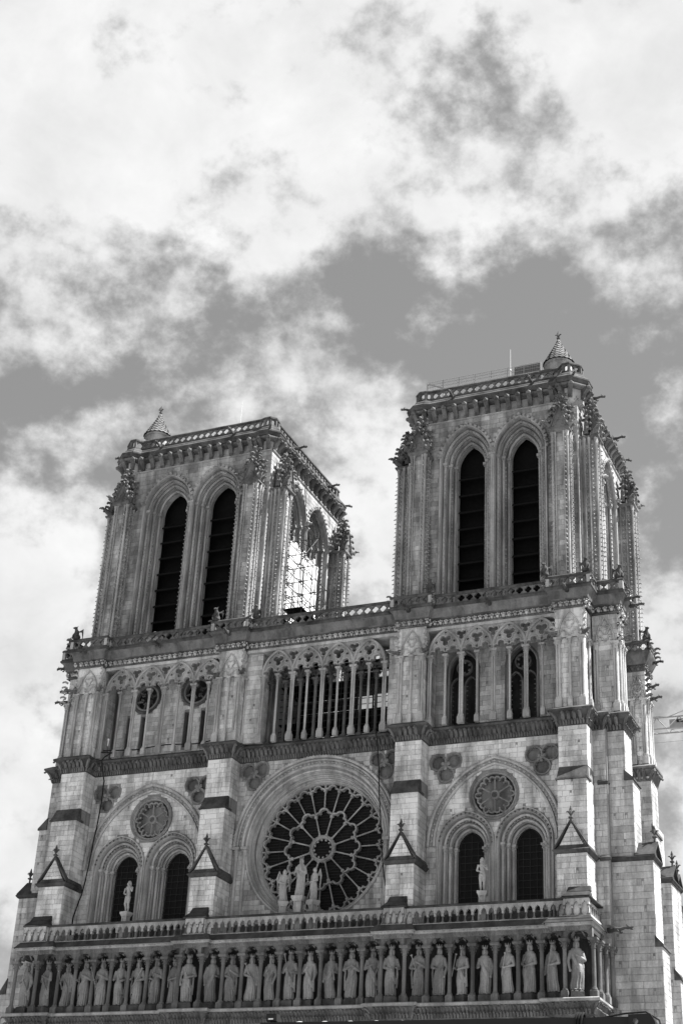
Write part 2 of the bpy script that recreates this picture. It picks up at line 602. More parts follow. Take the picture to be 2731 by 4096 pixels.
def ashlar(mb, x0, x1, z0, z1, y, seed, T=None, excl=None, holes=(), ch=0.37, bw=0.95):
    """facing blocks standing on the plane y, trimmed to the curved things in the wall; putlog holes are (x, z) centres 0.14 wide"""
    for b in blocks_of(x0, x1, z0, z1, seed, ch, bw):
        xa, xb, za, zb, p = b
        if excl:
            n = max(2, int((xb - xa) / .05))
            ok = [not any(excl(xa + (xb - xa) * k / n, za + (zb - za) * q) for q in (0.05, .5, .95)) for k in range(n + 1)]
            if not all(ok):
                k = 0
                while k <= n:
                    if ok[k]:
                        e = k
                        while e < n and ok[e + 1]:
                            e += 1
                        if e - k >= 2:
                            put_block(mb, (xa + (xb - xa) * k / n, xa + (xb - xa) * e / n, za, zb, p), y, T)
                        k = e + 1
                    else:
                        k += 1
                continue
        hit = [h for h in holes if xa < h[0] < xb and za <= h[1] < zb]
        if hit and xb - xa > .5:
            hx = min(max(hit[0][0], xa + .2), xb - .2)
            hz = zb - .17
            put_block(mb, (xa, hx - .07, za, zb, p), y, T)
            put_block(mb, (hx + .07, xb, za, zb, p), y, T)
            put_block(mb, (hx - .07, hx + .07, za, hz, p), y, T)
        else:
            put_block(mb, b, y, T)

def TS(x, y0):
    """maps a wall built facing -y onto one facing +x: local (u, d, z) -> (x - d, y0 + u, z)"""
    return lambda p: (x - p[1], y0 + p[0], p[2])

# =================================================================== the ground
g = MB()
g.add([(-2500, -2500, 0), (2500, -2500, 0), (2500, 2500, 0), (-2500, 2500, 0)], [(0, 1, 2, 3)])
go = g.obj('ground', 'plaza', smooth=False)
go['kind'] = 'structure'

# =================================================================== the cathedral
CA = empty('cathedral', label='grey Gothic cathedral front with two square bell towers and a great rose window', category='cathedral')

BX = [(-20.10, -17.99), (-7.74, -5.82), (6.67, 8.60), (18.12, 20.05)]    # the four front buttresses
WALL = 1.20                                                              # face of the rose-window storey

def plan(yb, yp, ex, xl=-20.1, xr=20.05, ends=True):
    """plan line of the front: bays at depth yb, buttresses breaking forward to yp, widened by ex"""
    P = []
    for i, (a, b) in enumerate(BX):
        a2, b2 = a - ex, b + ex
        if i == 0:
            P += [(a2, 3.0)] if ends else []
            P += [(a2, yp), (b2, yp), (b2, yb)]
        elif i == 3:
            P += [(a2, yb), (a2, yp), (b2, yp)]
            P += [(b2, 1.7)] if ends else []
        else:
            P += [(a2, yb), (a2, yp), (b2, yp), (b2, yb)]
    return P

# ---- lower front (only its top edge is in the picture)
lw = MB()
lw.box(-20.3, 20.3, -0.55, 1.0, 0, 18.5)
for a, b in BX:
    lw.box(a - .2, b + .2, -1.35, -0.5, 0, 18.5)
lowp = empty('lower_front', CA)
lw.obj('wall_core', 'mortar', lowp, smooth=False)
ab = MB()
for i in range(3):
    ashlar(ab, BX[i][1] + .22, BX[i + 1][0] - .22, 14.0, 18.5, -.56, 40 + i, ch=.42)
for i, (a, b) in enumerate(BX):
    ashlar(ab, a - .2, b + .2, 14.0, 18.5, -1.36, 50 + i, ch=.42)
ashlar(ab, -1.35, 1.0, 14.0, 18.5, 0, 55, T=TS(20.27, 0), ch=.42)
ab.obj('ashlar_facing', 'ashlar_w', lowp, smooth=False, kind='stuff')

# ---- kings gallery -------------------------------------------------------
KG = empty('kings_gallery', CA, label='row of arched niches holding the crowned statues')
KC = [-20.6, -18.85, -17.28, -15.92, -14.5, -13.1, -11.7, -10.28, -8.93, -7.65, -6.0, -4.56, -3.15, -1.79, -.42, 1.03, 2.5, 3.88, 5.36, 6.8, 8.37, 9.76, 11.26, 12.75, 14.2, 15.66, 17.15, 18.68, 20.45]
KPIER = {0, 1, 9, 10, 19, 20, 27, 28}
YB, YP = -1.2, -1.55
led = MB()
P = plan(-1.25, -1.65, .35)
P[-1] = (P[-1][0], 2.0)
led.run(P, [(.05, 18.45), (.05, 18.55), (.12, 18.6)])
led.run(P, [(.12, 18.6), (.06, 18.66), (.08, 18.95), (.2, 19.15), (.36, 19.29)])
led.obj('leaf_ledge', 'crust2', KG)
led = MB()
leaf_row(led, P, 18.58, 18.93, .08, .2, .21, .13, 3)
leaf_row(led, P, 18.92, 19.28, .1, .34, .25, .14, 4)
led.obj('ledge_leaves', 'carved_k', KG, kind='stuff')
led = MB()
led.run(P, [(.42, 19.28), (.52, 19.32), (.52, 19.44), (.44, 19.5), (-1.3, 19.5)])
led.obj('ledge_slab', 'carved_c', KG, smooth=False)
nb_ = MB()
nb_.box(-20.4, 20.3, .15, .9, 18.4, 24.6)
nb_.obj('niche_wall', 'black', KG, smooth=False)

def column(r, z0, zb, zn, zc, n=10, double=None, cap_r=1.9, leaf=True, sq=True):
    """a shaft with plinth, base, neck ring and leafy capital, standing at the local origin"""
    mb = MB()
    offs = [(0, 0)] if not double else [(-double, 0), (double, 0)]
    w = r * 1.75 + (double or 0)
    d = r * 1.75
    ph = (zb - z0) * .62
    mb.box(-w, w, -d, d, z0, z0 + ph)
    mb.frust(-w, w, -d, d, z0 + ph, -w * .86, w * .86, -d * .86, d * .86, z0 + ph * 1.22)
    for ox, oy in offs:
        mb.lathe(ox, oy, [(r * 1.6, z0 + ph * 1.2), (r * 1.66, zb - r * .9), (r * 1.35, zb - r * .55), (r * 1.4, zb - r * .25), (r * 1.08, zb), (r, zb + r * .3), (r * .97, zn - .02), (r * 1.25, zn), (r * 1.25, zn + r * .3), (r * 1.0, zn + r * .4)], n)
    hc = zc - zn
    wc = r * cap_r + (double or 0)
    dc = r * cap_r
    k = 12
    rows = []
    for t in (0, .25, .5, .7):
        e = .52 + .42 * t ** 1.8
        rows.append([((wc * e if not double else (double + (wc - double) * e)) * math.cos(2 * PI * i / k), dc * e * math.sin(2 * PI * i / k), zn + r * .3 + hc * .72 * t / .7) for i in range(k)])
    mb.grid(rows, cu=True)
    if leaf:
        for tier, (zz, e, m) in enumerate(((.32, .78, 8), (.58, 1.0, 8))):
            for i in range(m):
                a = 2 * PI * (i + .5 * tier) / m
                mb.blob(((wc if not double else wc) * e * math.cos(a), dc * e * math.sin(a), zn + hc * zz), (r * .33, r * .33, r * .42), 0)
    zt = zn + hc * .72
    mb.frust(-wc * .9, wc * .9, -dc * .9, dc * .9, zt, -wc * 1.08, wc * 1.08, -dc * 1.08, dc * 1.08, zt + hc * .1)
    mb.box(-wc * 1.08, wc * 1.08, -dc * 1.08, dc * 1.08, zt + hc * .1, zc)
    return mb

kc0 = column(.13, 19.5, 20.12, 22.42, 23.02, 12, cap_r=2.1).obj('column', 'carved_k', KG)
for i, x in enumerate(KC):
    o = kc0 if i == 0 else inst(kc0, KG)
    o.location = (x, YP if i in KPIER else YB, 0)
for (x, y) in ((20.55, -.6), (20.7, .35), (20.85, 1.25)):
    inst(kc0, KG, (x, y, 0))
# trefoil heads over each niche
def trefoil_hole(x0, x1, zb, zt):
    cx, w = (x0 + x1) / 2, (x1 - x0) / 2
    h = zt - zb
    pts = [(x0, zb)]
    r1 = w * .48
    for i in range(7):
        a = PI - PI * .62 * i / 6
        pts.append((cx - w + r1 + r1 * math.cos(a), zb + h * .12 + r1 * math.sin(a)))
    r2 = w * .62
    c2 = zt - r2
    for i in range(11):
        a = PI * 1.02 - PI * 1.04 * i / 10
        pts.append((cx + r2 * math.cos(a), c2 + r2 * math.sin(a)))
    for i in range(7):
        a = PI * .62 - PI * .62 * i / 6
        pts.append((cx + w - r1 + r1 * math.cos(a), zb + h * .12 + r1 * math.sin(a)))
    pts.append((x1, zb))
    return pts
heads = empty('arcade_heads', CA)
for i in range(len(KC) - 1):
    x0, x1 = KC[i] + .12, KC[i + 1] - .12
    y = YP if (i in KPIER and i + 1 in KPIER) else YB
    mb = MB()
    zt = 23.62
    hole = trefoil_hole(x0 + .1, x1 - .1, 23.02, 23.5)
    outl = [(KC[i] + .002, 23.02)] + hole + [(KC[i + 1] - .002, 23.02), (KC[i + 1] - .002, zt), (KC[i] + .002, zt)]
    mb.plate(outl, [], y - .20, y + .15)
    for p0 in hole[1:-1:2]:
        mb.blob((p0[0], y - .22, p0[1] + .03), (.05, .05, .05), 0)
    mb.obj('trefoil_head', 'carved_k', heads, smooth=False)
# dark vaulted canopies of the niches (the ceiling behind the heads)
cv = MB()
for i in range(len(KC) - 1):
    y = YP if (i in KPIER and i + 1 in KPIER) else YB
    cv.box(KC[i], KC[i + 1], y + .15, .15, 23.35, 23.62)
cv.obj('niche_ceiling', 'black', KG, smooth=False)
fr = MB()
P = plan(YB - .22, YP - .22, .22)
P[-1] = (P[-1][0], 2.0)
def castle(s, v):
    q = (s / .16) % 1.0
    a = .05 if (.25 < q < .75 and .15 < v < .8) else 0.0
    b = .07 * max(0, math.sin(2 * PI * s / 1.42)) 
    return a + b
frieze(fr, P, 23.45, 23.72, .0, .12, castle, step=.04, nv=5, curve=1)
fr.obj('canopy_frieze', 'carved_k', KG, smooth=False)
fr = MB()
fr.run(P, [(.12, 23.72), (.22, 23.73), (.22, 23.86), (.3, 23.88), (.3, 23.92)])
def stud(mb, P, z, out, step, s):
    pts, S = resample(P, step)
    for (p, m) in pts[1:]:
        mb.blob((p[0] + m[0] * out, p[1] + m[1] * out, z), s, 0)
stud(fr, P, 23.8, .23, .42, .055)
fr.obj('studded_band', 'carved_c', KG, smooth=False)
sl_ = MB()
sl_.run(P, [(.36, 23.88), (.36, 23.92), (.22, 24.10), (.22, 24.13), (.04, 24.33), (-.3, 24.35), (-1.2, 24.35)])
sl_.obj('weathered_slope', 'black', KG, smooth=False)
P2 = [(a, b) for a, b in P]
gd = MB()
gd.box(-20.1, 20.0, -1.25, 1.3, 23.63, 24.3)
gd.obj('gallery_floor', 'crust', KG, smooth=False)

# ---- balustrade above the kings
BA = empty('arcaded_balustrade', CA)
def bal_panel(w, n):
    """n little arches between z .55 and 1.2 above the base"""
    mb = MB()
    holes = []
    c = w / n
    for i in range(n):
        x = -w / 2 + c * (i + .5)
        holes.append([(x - c * .36, .50)] + [(x - c * .36 * math.cos(PI * k / 8), .62 + c * .5 * math.sin(PI * k / 8) + (.06 if k == 4 else 0)) for k in range(9)] + [(x + c * .36, .50)])
    for i, h in enumerate(holes):
        x = -w / 2 + c * i
        outl = [(x, .50)] + h + [(x + c, .50), (x + c, 1.12), (x, 1.12)]
        mb.plate(outl, [], -.1, .1)
        for k in (3, 5, 7):
            mb.blob((h[k][0], -.11, h[k][1] + .04), .03, 0)
    return mb
rail = MB()
PB = []
YBB, YPB = -1.12, -1.5
PX = [(-20.3, -18.6), (-7.5, -6.12), (6.85, 8.22), (18.66, 20.25)]
for i, (a, b) in enumerate(PX):
    if i == 0:
        PB += [(a, 1.0), (a, YPB), (b, YPB), (b, YBB)]
    elif i == 3:
        PB += [(a, YBB), (a, YPB), (b, YPB), (b, 1.6)]
    else:
        PB += [(a, YBB), (a, YPB), (b, YPB), (b, YBB)]
rail.run(PB, [(.12, 25.44), (.17, 25.47), (.17, 25.53), (.10, 25.60), (-.18, 25.60), (-.18, 25.44), (.12, 25.44)])
rail.obj('hand_rail', 'crust', BA, smooth=False)
base = MB()
base.run(PB, [(.13, 24.30), (.13, 24.40), (.10, 24.44), (-.14, 24.44), (-.14, 24.30)])
base.obj('base_course', 'carved', BA, smooth=False)
b0 = MB()
b0.lathe(0, 0, [(.10, 0), (.10, .05), (.07, .1), (.055, .13), (.05, .42), (.075, .44), (.06, .46), (.11, .55), (.11, .58)], 8)
b0.box(-.12, .12, -.1, .1, -.04, .02)
b0 = b0.obj('baluster', 'carved_k', BA)
usedb = [False]
def baluster(x, y, rz=0):
    if not usedb[0]:
        usedb[0] = True
        b0.location = (x, y, 24.46)
    else:
        inst(b0, BA, (x, y, 24.46), rz)
spans = [(PX[0][1], PX[1][0]), (PX[1][1], PX[2][0]), (PX[2][1], PX[3][0])]
for a, b in spans:
    n = round((b - a) / .5)
    bal_panel(b - a, n).obj('arched_fringe', 'carved_c', BA, smooth=False, loc=((a + b) / 2, YBB, 24.34))
    for i in range(n + 1):
        baluster(a + (b - a) * i / n, YBB)
for i, (a, b) in enumerate(PX):
    n = 3
    w = b - a
    bal_panel(w, n).obj('arched_fringe', 'carved', BA, smooth=False, loc=((a + b) / 2, YPB, 24.34))
    pn = MB()
    pn.box(a + .02, b - .02, YPB + .06, YPB + .3, 24.34, 25.46)
    pn.obj('solid_panel', 'ashlar', BA, smooth=False)
    for k in range(n + 1):
        baluster(a + .04 + (w - .08) * k / n, YPB - .02)
    # sloping coping that leans back on the buttress
    cp = MB()
    cp.hexa([(a - .1, YPB - .16, 25.6), (b + .1, YPB - .16, 25.6), (b + .1, -.95, 25.6), (a - .1, -.95, 25.6)],
            [(a + .18, -1.25, 25.98), (b - .02, -1.25, 25.98), (b - .02, -.95, 25.98), (a + .18, -.95, 25.98)])
    cp.hexa([(a + .12, -1.33, 25.93), (b + .04, -1.33, 25.93), (b + .04, -.95, 25.93), (a + .12, -.95, 25.93)],
            [(a + .2, -1.1, 26.28), (b, -1.1, 26.28), (b, -.95, 26.28), (a + .2, -.95, 26.28)])
    cp.obj('sloped_coping', 'black', BA, smooth=False)
for k in range(6):
    baluster(20.25, -1.2 + k * .45, PI / 2)

# ---- the four front buttresses -------------------------------------------
finial_src = None
def finial(scale=1.0):
    mb = MB()
    s = scale
    mb.lathe(0, 0, [(.07 * s, 0), (.06 * s, .25 * s), (.13 * s, .3 * s), (.13 * s, .36 * s), (.06 * s, .42 * s), (.05 * s, .6 * s), (.09 * s, .78 * s), (.05 * s, .9 * s), (.02 * s, 1.0 * s)], 6)
    for k in range(4):
        a = PI / 2 * k
        mb.tube([(.04 * s * math.cos(a), .04 * s * math.sin(a), .5 * s), (.15 * s * math.cos(a), .15 * s * math.sin(a), .68 * s), (.25 * s * math.cos(a), .25 * s * math.sin(a), .66 * s)], [.05 * s, .05 * s, .03 * s], 4)
    for k in range(4):
        a = PI / 2 * k + PI / 4
        mb.blob((.13 * s * math.cos(a), .13 * s * math.sin(a), .33 * s), .05 * s, 0)
    return mb

BUT = []
PUT = {0: [(-18.3, 27.6)], 1: [], 2: [(7.7, 27.6)], 3: [(19.3, 35.9), (19.1, 33.2), (19.1, 32.3), (19.3, 27.3)]}
block_count = 0
bsrc = {}
for i, (a, b) in enumerate(BX):
    B = empty('buttress', CA, label=['buttress at the outer edge of the north tower', 'buttress between north tower and rose window', 'buttress between rose window and south tower', 'buttress at the sunlit outer edge of the south tower'][i])
    BUT.append(B)
    core = MB()
    segs = [(34.30, 37.20, -.15), (28.9, 33.35, -.58), (24.3, 28.55, -1.0)]
    ev = .03
    for z0, z1, y in segs:
        core.box(a + ev, b - ev, y + ev, 2.4, z0, z1)
    core.hexa([(a + ev, -.58 + ev, 33.3), (b - ev, -.58 + ev, 33.3), (b - ev, 2, 33.3), (a + ev, 2, 33.3)], [(a + ev, -.15 + ev, 34.32), (b - ev, -.15 + ev, 34.32), (b - ev, 2, 34.32), (a + ev, 2, 34.32)])
    core.obj('core', 'mortar', B, smooth=False)
    # the facing: front, south side, north side
    side = MB()
    for k, (z0, z1, y) in enumerate(segs):
        z1b = z1 if k != 0 else 37.18
        bl = blocks_of(a, b, z0, z1b, 100 + i * 10 + k, .36, .8)
        if i in (1, 2, 3):
            for q in bl:
                hit = [h for h in PUT[i] if q[0] < h[0] < q[1] and q[2] <= h[1] < q[3] and q[1] - q[0] > .5]
                mbk = MB()
                w, h = q[1] - q[0], q[3] - q[2]
                if hit:
                    hx = min(max(hit[0][0], q[0] + .2), q[1] - .2) - q[0]
                    put_block(mbk, (0, hx - .07, 0, h, q[4]), 0)
                    put_block(mbk, (hx + .07, w, 0, h, q[4]), 0)
                    put_block(mbk, (hx - .07, hx + .07, 0, h - .17, q[4]), 0)
                else:
                    put_block(mbk, (0, w, 0, h, q[4]), 0)
                mbk.obj('ashlar_block', 'ashlar', B, smooth=False, loc=(q[0], y, q[2]))
                block_count += 1
        else:
            for q in bl:
                put_block(side, q, y)
        ashlar(side, 0, WALL - y, z0, z1b, 0, 200 + i * 10 + k, T=TS(b, y), bw=.75, ch=.36)
        ashlar(side, -(WALL - y), 0, z0, z1b, 0, 300 + i * 10 + k, T=lambda p, A=a, Y=y: (A + p[1], Y - p[0], p[2]), bw=.75, ch=.36)
    side.obj('ashlar_facing', 'ashlar', B, smooth=False, kind='stuff')
    # set-off at 33.3-34.3: sloping slab with drip edge
    off = MB()
    e = .10
    off.hexa([(a - e, -.58 - e - .05, 33.33), (b + e, -.58 - e - .05, 33.33), (b + e, .3, 33.33), (a - e, .3, 33.33)],
             [(a - e, -.58 - e, 33.46), (b + e, -.58 - e, 33.46), (b + e, .3, 33.46), (a - e, .3, 33.46)])
    off.hexa([(a - .02, -.58 - e, 33.46), (b + .02, -.58 - e, 33.46), (b + .02, .0, 33.46), (a - .02, .0, 33.46)],
             [(a + .02, -.16, 34.34), (b - .02, -.16, 34.34), (b - .02, .0, 34.34), (a + .02, .0, 34.34)])
    off.obj('sloped_setoff', 'crust', B, smooth=False)
    # gabled cap of the lower stage
    cx = (a + b) / 2
    gb = MB()
    e = .22
    ze, za = 28.55, 30.35
    yf = -1.0 - .18
    gb.run([(a, WALL), (a, -1.0), (b, -1.0), (b, WALL)], [(.0, ze - .16), (.1, ze - .12), (.2, ze), (.24, ze + .06), (.1, ze + .16), (-.3, ze + .22)])
    # front slope band + two roof slopes
    gb.hexa([(a - .1, -1.16, ze + .05), (b + .1, -1.16, ze + .05), (b - .1, -.8, ze + .05), (a + .1, -.8, ze + .05)],
            [(a + .22, -.98, ze + .42), (b - .22, -.98, ze + .42), (b - .3, -.7, ze + .42), (a + .3, -.7, ze + .42)])
    for sx in (-1, 1):
        ex_ = (a - .14) if sx < 0 else (b + .14)
        gb.hexa([(ex_, -1.08, ze + .12), (ex_, 1.1, ze + .12), (cx, 1.1, za + .1), (cx, -1.08, za + .1)],
                [(ex_ + sx * .02, -1.08, ze + .26), (ex_ + sx * .02, 1.1, ze + .26), (cx, 1.1, za + .28), (cx, -1.08, za + .28)])
    gb.obj('gable_coping', 'crust', B, smooth=False)
    gf = MB()
    zf = ze + .3
    n = 5
    rr = random.Random(60 + i)
    for j in range(n):
        z0 = zf + (za - zf) * j / n
        z1 = zf + (za - zf) * (j + 1) / n
        def hw(z): return max(.03, (b - a) / 2 * (1 - (z - ze) / (za - ze + .05)))
        m = 2 if j < 3 else 1
        sp = [-1, rr.uniform(-.3, .3), 1] if m == 2 else [-1, 1]
        for k in range(m):
            g_ = .012
            gf.hexa([(cx + hw(z0) * sp[k] + g_, -.99, z0 + g_), (cx + hw(z0) * sp[k + 1] - g_, -.99, z0 + g_), (cx + hw(z0) * sp[k + 1] - g_, -.6, z0 + g_), (cx + hw(z0) * sp[k] + g_, -.6, z0 + g_)],
                    [(cx + hw(z1) * sp[k] + g_, -.99, z1 - g_), (cx + hw(z1) * sp[k + 1] - g_, -.99, z1 - g_), (cx + hw(z1) * sp[k + 1] - g_, -.6, z1 - g_), (cx + hw(z1) * sp[k] + g_, -.6, z1 - g_)])
    gf.obj('gable_stones', 'ashlar', B, smooth=False)
    if finial_src is None:
        finial_src = finial(1.15).obj('finial', 'crust', B)
        finial_src.location = (cx, -1.0, 30.3)
    else:
        inst(finial_src, B, (cx, -1.0, 30.3))

# ---- windows and walls of the rose storey --------------------------------
def circ(cx, cz, r, n=36, a0=0, a1=2 * PI, end=False):
    return [(cx + r * math.cos(a0 + (a1 - a0) * i / n), cz + r * math.sin(a0 + (a1 - a0) * i / n)) for i in range(n + (1 if end else 0))]

def ring_sweep(mb, cx, cz, prof, n=72, a0=0, a1=2 * PI):
    full = abs(a1 - a0 - 2 * PI) < 1e-6
    k = n if full else n + 1
    mb.grid([[(cx + r * math.cos(a0 + (a1 - a0) * i / n), y, cz + r * math.sin(a0 + (a1 - a0) * i / n)) for i in range(k)] for r, y in prof], cu=full)

TRE = [(-16.72, 35.42), (-9.05, 35.5), (-4.62, 36.15), (5.42, 36.15), (9.86, 35.52), (16.6, 35.52)]
def tre_lobes(x, z):
    return [(x - .56, z + .36, .50), (x + .56, z + .40, .50), (x + .02, z - .52, .50)]

def trefoil_medallion(i, x, z, parent):
    mb = MB()
    for lx, lz, r in tre_lobes(x, z):
        ring_sweep(mb, lx, lz, [(r + .14, WALL + .02), (r + .10, WALL - .07), (r + .02, WALL - .05), (r, WALL + .06), (r - .02, WALL + .4)], 24)
        mb.plate(circ(lx, lz, r - .01, 24), [], WALL + .38, WALL + .42, back=False)
        for k in range(9):
            a = 2 * PI * k / 9
            mb.blob((lx + (r - .05) * math.cos(a), WALL + .05, lz + (r - .05) * math.sin(a)), .06, 0)
    for k in range(3):
        a = PI / 2 + 2 * PI * k / 3 + PI
        mb.blob((x + .22 * math.cos(a), WALL - .05, z + .1 + .22 * math.sin(a)), (.14, .1, .16), 1, .3)
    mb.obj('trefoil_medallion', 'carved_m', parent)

def bay_window(x, hwc, sill, parent, yg=2.5, zs=30.1, rise=1.15, hood=2.08, zb=24.3):
    R = Rr(hwc, rise)
    wid = hood - hwc
    orders = MB()
    pr = rolls(0.0, wid * .72, yg - .15, WALL + .10, 3, .10)
    pr = [(0, yg + .1)] + pr + [(wid * .73, WALL + .2), (wid * .735, WALL - .06), (wid * .77, WALL - .12), (wid * .80, WALL - .04), (wid * .92, WALL - .04), (wid * .93, WALL - .16), (wid * .98, WALL - .18), (wid * 1.02, WALL - .1), (wid * 1.03, WALL + .03)]
    # only the arch part carries the hood, so jambs stop at the reveal
    jam = pr
    arch_sweep(orders, x, zb, zs, hwc, R, jam, 14)
    orders.obj('moulded_orders', 'carved', parent)
    # dogtooth row between the orders
    dt = MB()
    for o, y, st in ((wid * .86, WALL - .14, .24), (wid * .5, WALL + .36, .20)):
        A = arch(x, zs, hwc, R, o, 40, zs)[1:-1]
        acc = 0
        for p, q in zip(A[:-1], A[1:]):
            acc += math.hypot(q[0] - p[0], q[1] - p[1])
            if acc > st:
                acc = 0
                dt.blob((q[0], y, q[1]), (.085, .06, .085), 0, .3)
    dt.obj('dogtooth_row', 'crust2', parent, kind='stuff')
    # capitals
    cp = MB()
    for sx in (-1, 1):
        for k in range(3):
            o = wid * .72 * (k + 1) / 3 - .12
            y = yg - .15 + (WALL + .10 - yg + .15) * k / 3 - .12
            xx = x + sx * (hwc + o)
            cp.lathe(xx, y, [(.10, zs - .55), (.13, zs - .53), (.10, zs - .48), (.14, zs - .22), (.2, zs - .12)], 8, caps=False)
            cp.box(xx - .21, xx + .21, y - .2, y + .2, zs - .14, zs + .02)
            for q in range(5):
                an = -PI / 2 + (q - 2) * .6
                cp.blob((xx + .15 * math.cos(an), y + .15 * math.sin(an), zs - .28), .055, 0)
    cp.obj('capital_band', 'carved', parent)
    gl = MB()
    gl.plate(arch(x, zs, hwc, R, .02, 12, sill), [], yg, yg + .05, back=False)
    gl.obj('pane', 'glass', parent, smooth=False)
    ld = MB()
    for k in range(1, 4):
        xx = x - hwc + 2 * hwc * k / 4
        ld.box(xx - .018, xx + .018, yg - .05, yg - .005, sill, zs + .4 + (.55 if k == 2 else 0))
    z = sill + .3
    while z < zs + rise - .3:
        h = hwc if z < zs else max(.1, hwc * (1 - ((z - zs) / rise) ** 1.6))
        ld.box(x - h, x + h, yg - .06, yg - .01, z - .02, z + .02)
        z += .46
    ld.bar2(arch(x, zs, hwc - .12, R, 0, 10, sill), .05, yg - .07, yg)
    ld.obj('window_bars', 'lead', parent, smooth=False)

def rosette(x, z, r, parent):
    mb = MB()
    ring_sweep(mb, x, z, [(r + .02, WALL + .03), (r, WALL - .10), (r - .08, WALL - .14), (r - .14, WALL - .06), (r - .2, WALL + .06), (r - .26, WALL + .04), (r - .3, WALL + .12), (r - .34, WALL + .6)], 48)
    mb.plate(circ(x, z, r - .3, 40), [], WALL + .6, WALL + .64, back=False)
    for k in range(28):
        a = 2 * PI * k / 28
        mb.blob((x + (r - .18) * math.cos(a), WALL - .02, z + (r - .18) * math.sin(a)), (.07, .06, .07), 0)
    for k in range(6):
        a = PI / 2 + PI / 3 * k
        d = (math.cos(a), math.sin(a))
        mb.tube([(x + .3 * d[0], WALL + .16, z + .3 * d[1]), (x + (r - .5) * d[0], WALL + .16, z + (r - .5) * d[1])], .055, 6)
        # lobed petal head between two spokes
        a2 = a + PI / 6
        path = []
        for q in range(25):
            t = q / 24
            an = a + PI / 3 * t
            rad = (r - .62) + .26 * abs(math.sin(PI * 3 * t)) ** .7 * (1.0 if .33 < t < .67 else .55)
            path.append((x + rad * math.cos(an), z + rad * math.sin(an)))
        mb.bar2(path, .12, WALL + .04, WALL + .6)
        for t in (.333, .667):
            an = a + PI / 3 * t
            mb.blob((x + (r - .72) * math.cos(an), WALL + .1, z + (r - .72) * math.sin(an)), .085, 1)
    ring_sweep(mb, x, z, [(.34, WALL + .32), (.34, WALL + .1), (.28, WALL + .04), (.2, WALL + .08), (.18, WALL + .32)], 20)
    return mb.obj('rosette', 'carved_m', parent)

def big_arch(cx, hw, zs, rise, parent, w=.62):
    R = Rr(hw, rise)
    mb = MB()
    arch_sweep(mb, cx, zs, zs, hw, R, [(-w, WALL + .02), (-w, WALL - .10), (-w + .05, WALL - .16), (-w + .13, WALL - .16), (-w + .17, WALL - .02), (-.24, WALL - .02), (-.21, WALL - .2), (-.14, WALL - .25), (-.05, WALL - .24), (0, WALL - .14), (.01, WALL + .02)], 30)
    A = arch(cx, zs, hw, R, -w * .55, 60, zs)[1:-1]
    acc = 0
    for p, q in zip(A[:-1], A[1:]):
        acc += math.hypot(q[0] - p[0], q[1] - p[1])
        if acc > .3:
            acc = 0
            mb.blob((q[0], WALL - .1, q[1]), (.12, .1, .12), 0, .4)
    A = arch(cx, zs, hw, R, -.06, 60, zs)[1:-1]
    for p in A[::1]:
        mb.blob((p[0], WALL - .25, p[1]), (.06, .06, .06), 0, .3)
    mb.obj('relieving_arch', 'carved', parent)

BAYS = [(-12.87, 2.13, .96, -17.99, -7.74), (13.36, 2.0, .92, 8.60, 18.12)]
ROSETTES = [(-12.72, 33.55, 1.72), (13.31, 33.35, 1.72)]
for bi, (cx, off_, hwc, xl, xr) in enumerate(BAYS):
    WB = empty('window_bay', CA, label=['twin window bay under the north tower', 'twin window bay under the south tower'][bi])
    hood = off_ - .02
    holes = []
    for sx in (-1, 1):
        holes.append(arch(cx + sx * off_, 30.1, hwc, Rr(hwc, 1.15), (hood - hwc) * .74, 14, 24.2))
    rx, rz, rr_ = ROSETTES[bi]
    wall = MB()
    yw = WALL + .02
    merged = holes[0] + holes[1]
    outl = [(xl - .1, 24.2)] + merged + [(xr + .1, 24.2), (xr + .1, 37.3), (xl - .1, 37.3)]
    hl = [circ(rx, rz, rr_ - .3, 36)]
    for tx, tz in TRE:
        if xl < tx < xr:
            hl += [circ(l[0], l[1], l[2] - .02, 20) for l in tre_lobes(tx, tz)]
    wall.plate(outl, hl, yw, yw + .4, back=False, sides=False, hole_sides=False)
    wall.obj('wall_backing', 'mortar', WB, smooth=False)
    Rw = Rr(hwc, 1.15)
    def excl(x, z, cx=cx, off_=off_, hwc=hwc, hood=hood, Rw=Rw, rx=rx, rz=rz, rr_=rr_, xl=xl, xr=xr):
        for sx in (-1, 1):
            c0 = cx + sx * off_
            if z < 30.1:
                if abs(x - c0) < hood - .12:
                    return True
            else:
                u = abs(x - c0) + (Rw - hwc)
                if math.hypot(u, z - 30.1) < Rw + (hood - hwc) * .9 :
                    return True
        if math.hypot(x - rx, z - rz) < rr_ - .12:
            return True
        for tx, tz in TRE:
            if any(math.hypot(x - l[0], z - l[1]) < l[2] + .05 for l in tre_lobes(tx, tz)):
                return True
        return False
    fc = MB()
    hs = [(cx + dx, dz) for dx, dz in ((-3.6, 33.3), (-2.9, 32.2), (2.9, 33.6), (3.2, 32.1), (-1.9, 34.6), (3.9, 35.4), (-3.4, 36.4), (1.5, 36.6))]
    ashlar(fc, xl, xr, 24.35, 37.18, WALL, 500 + bi, excl=excl, holes=hs, ch=.36, bw=.85)
    fc.obj('ashlar_facing', 'ashlar', WB, smooth=False, kind='stuff')
    for sx in (-1, 1):
        bay_window(cx + sx * off_, hwc, 25.2, WB, hood=hood)
    rosette(rx, rz, rr_, WB)
    big_arch(cx, (xr - xl) / 2 - .02, 30.05, 6.15 - .2 * bi, WB)
    for k, (tx, tz) in enumerate(TRE):
        if xl < tx < xr:
            trefoil_medallion(k, tx, tz, WB)

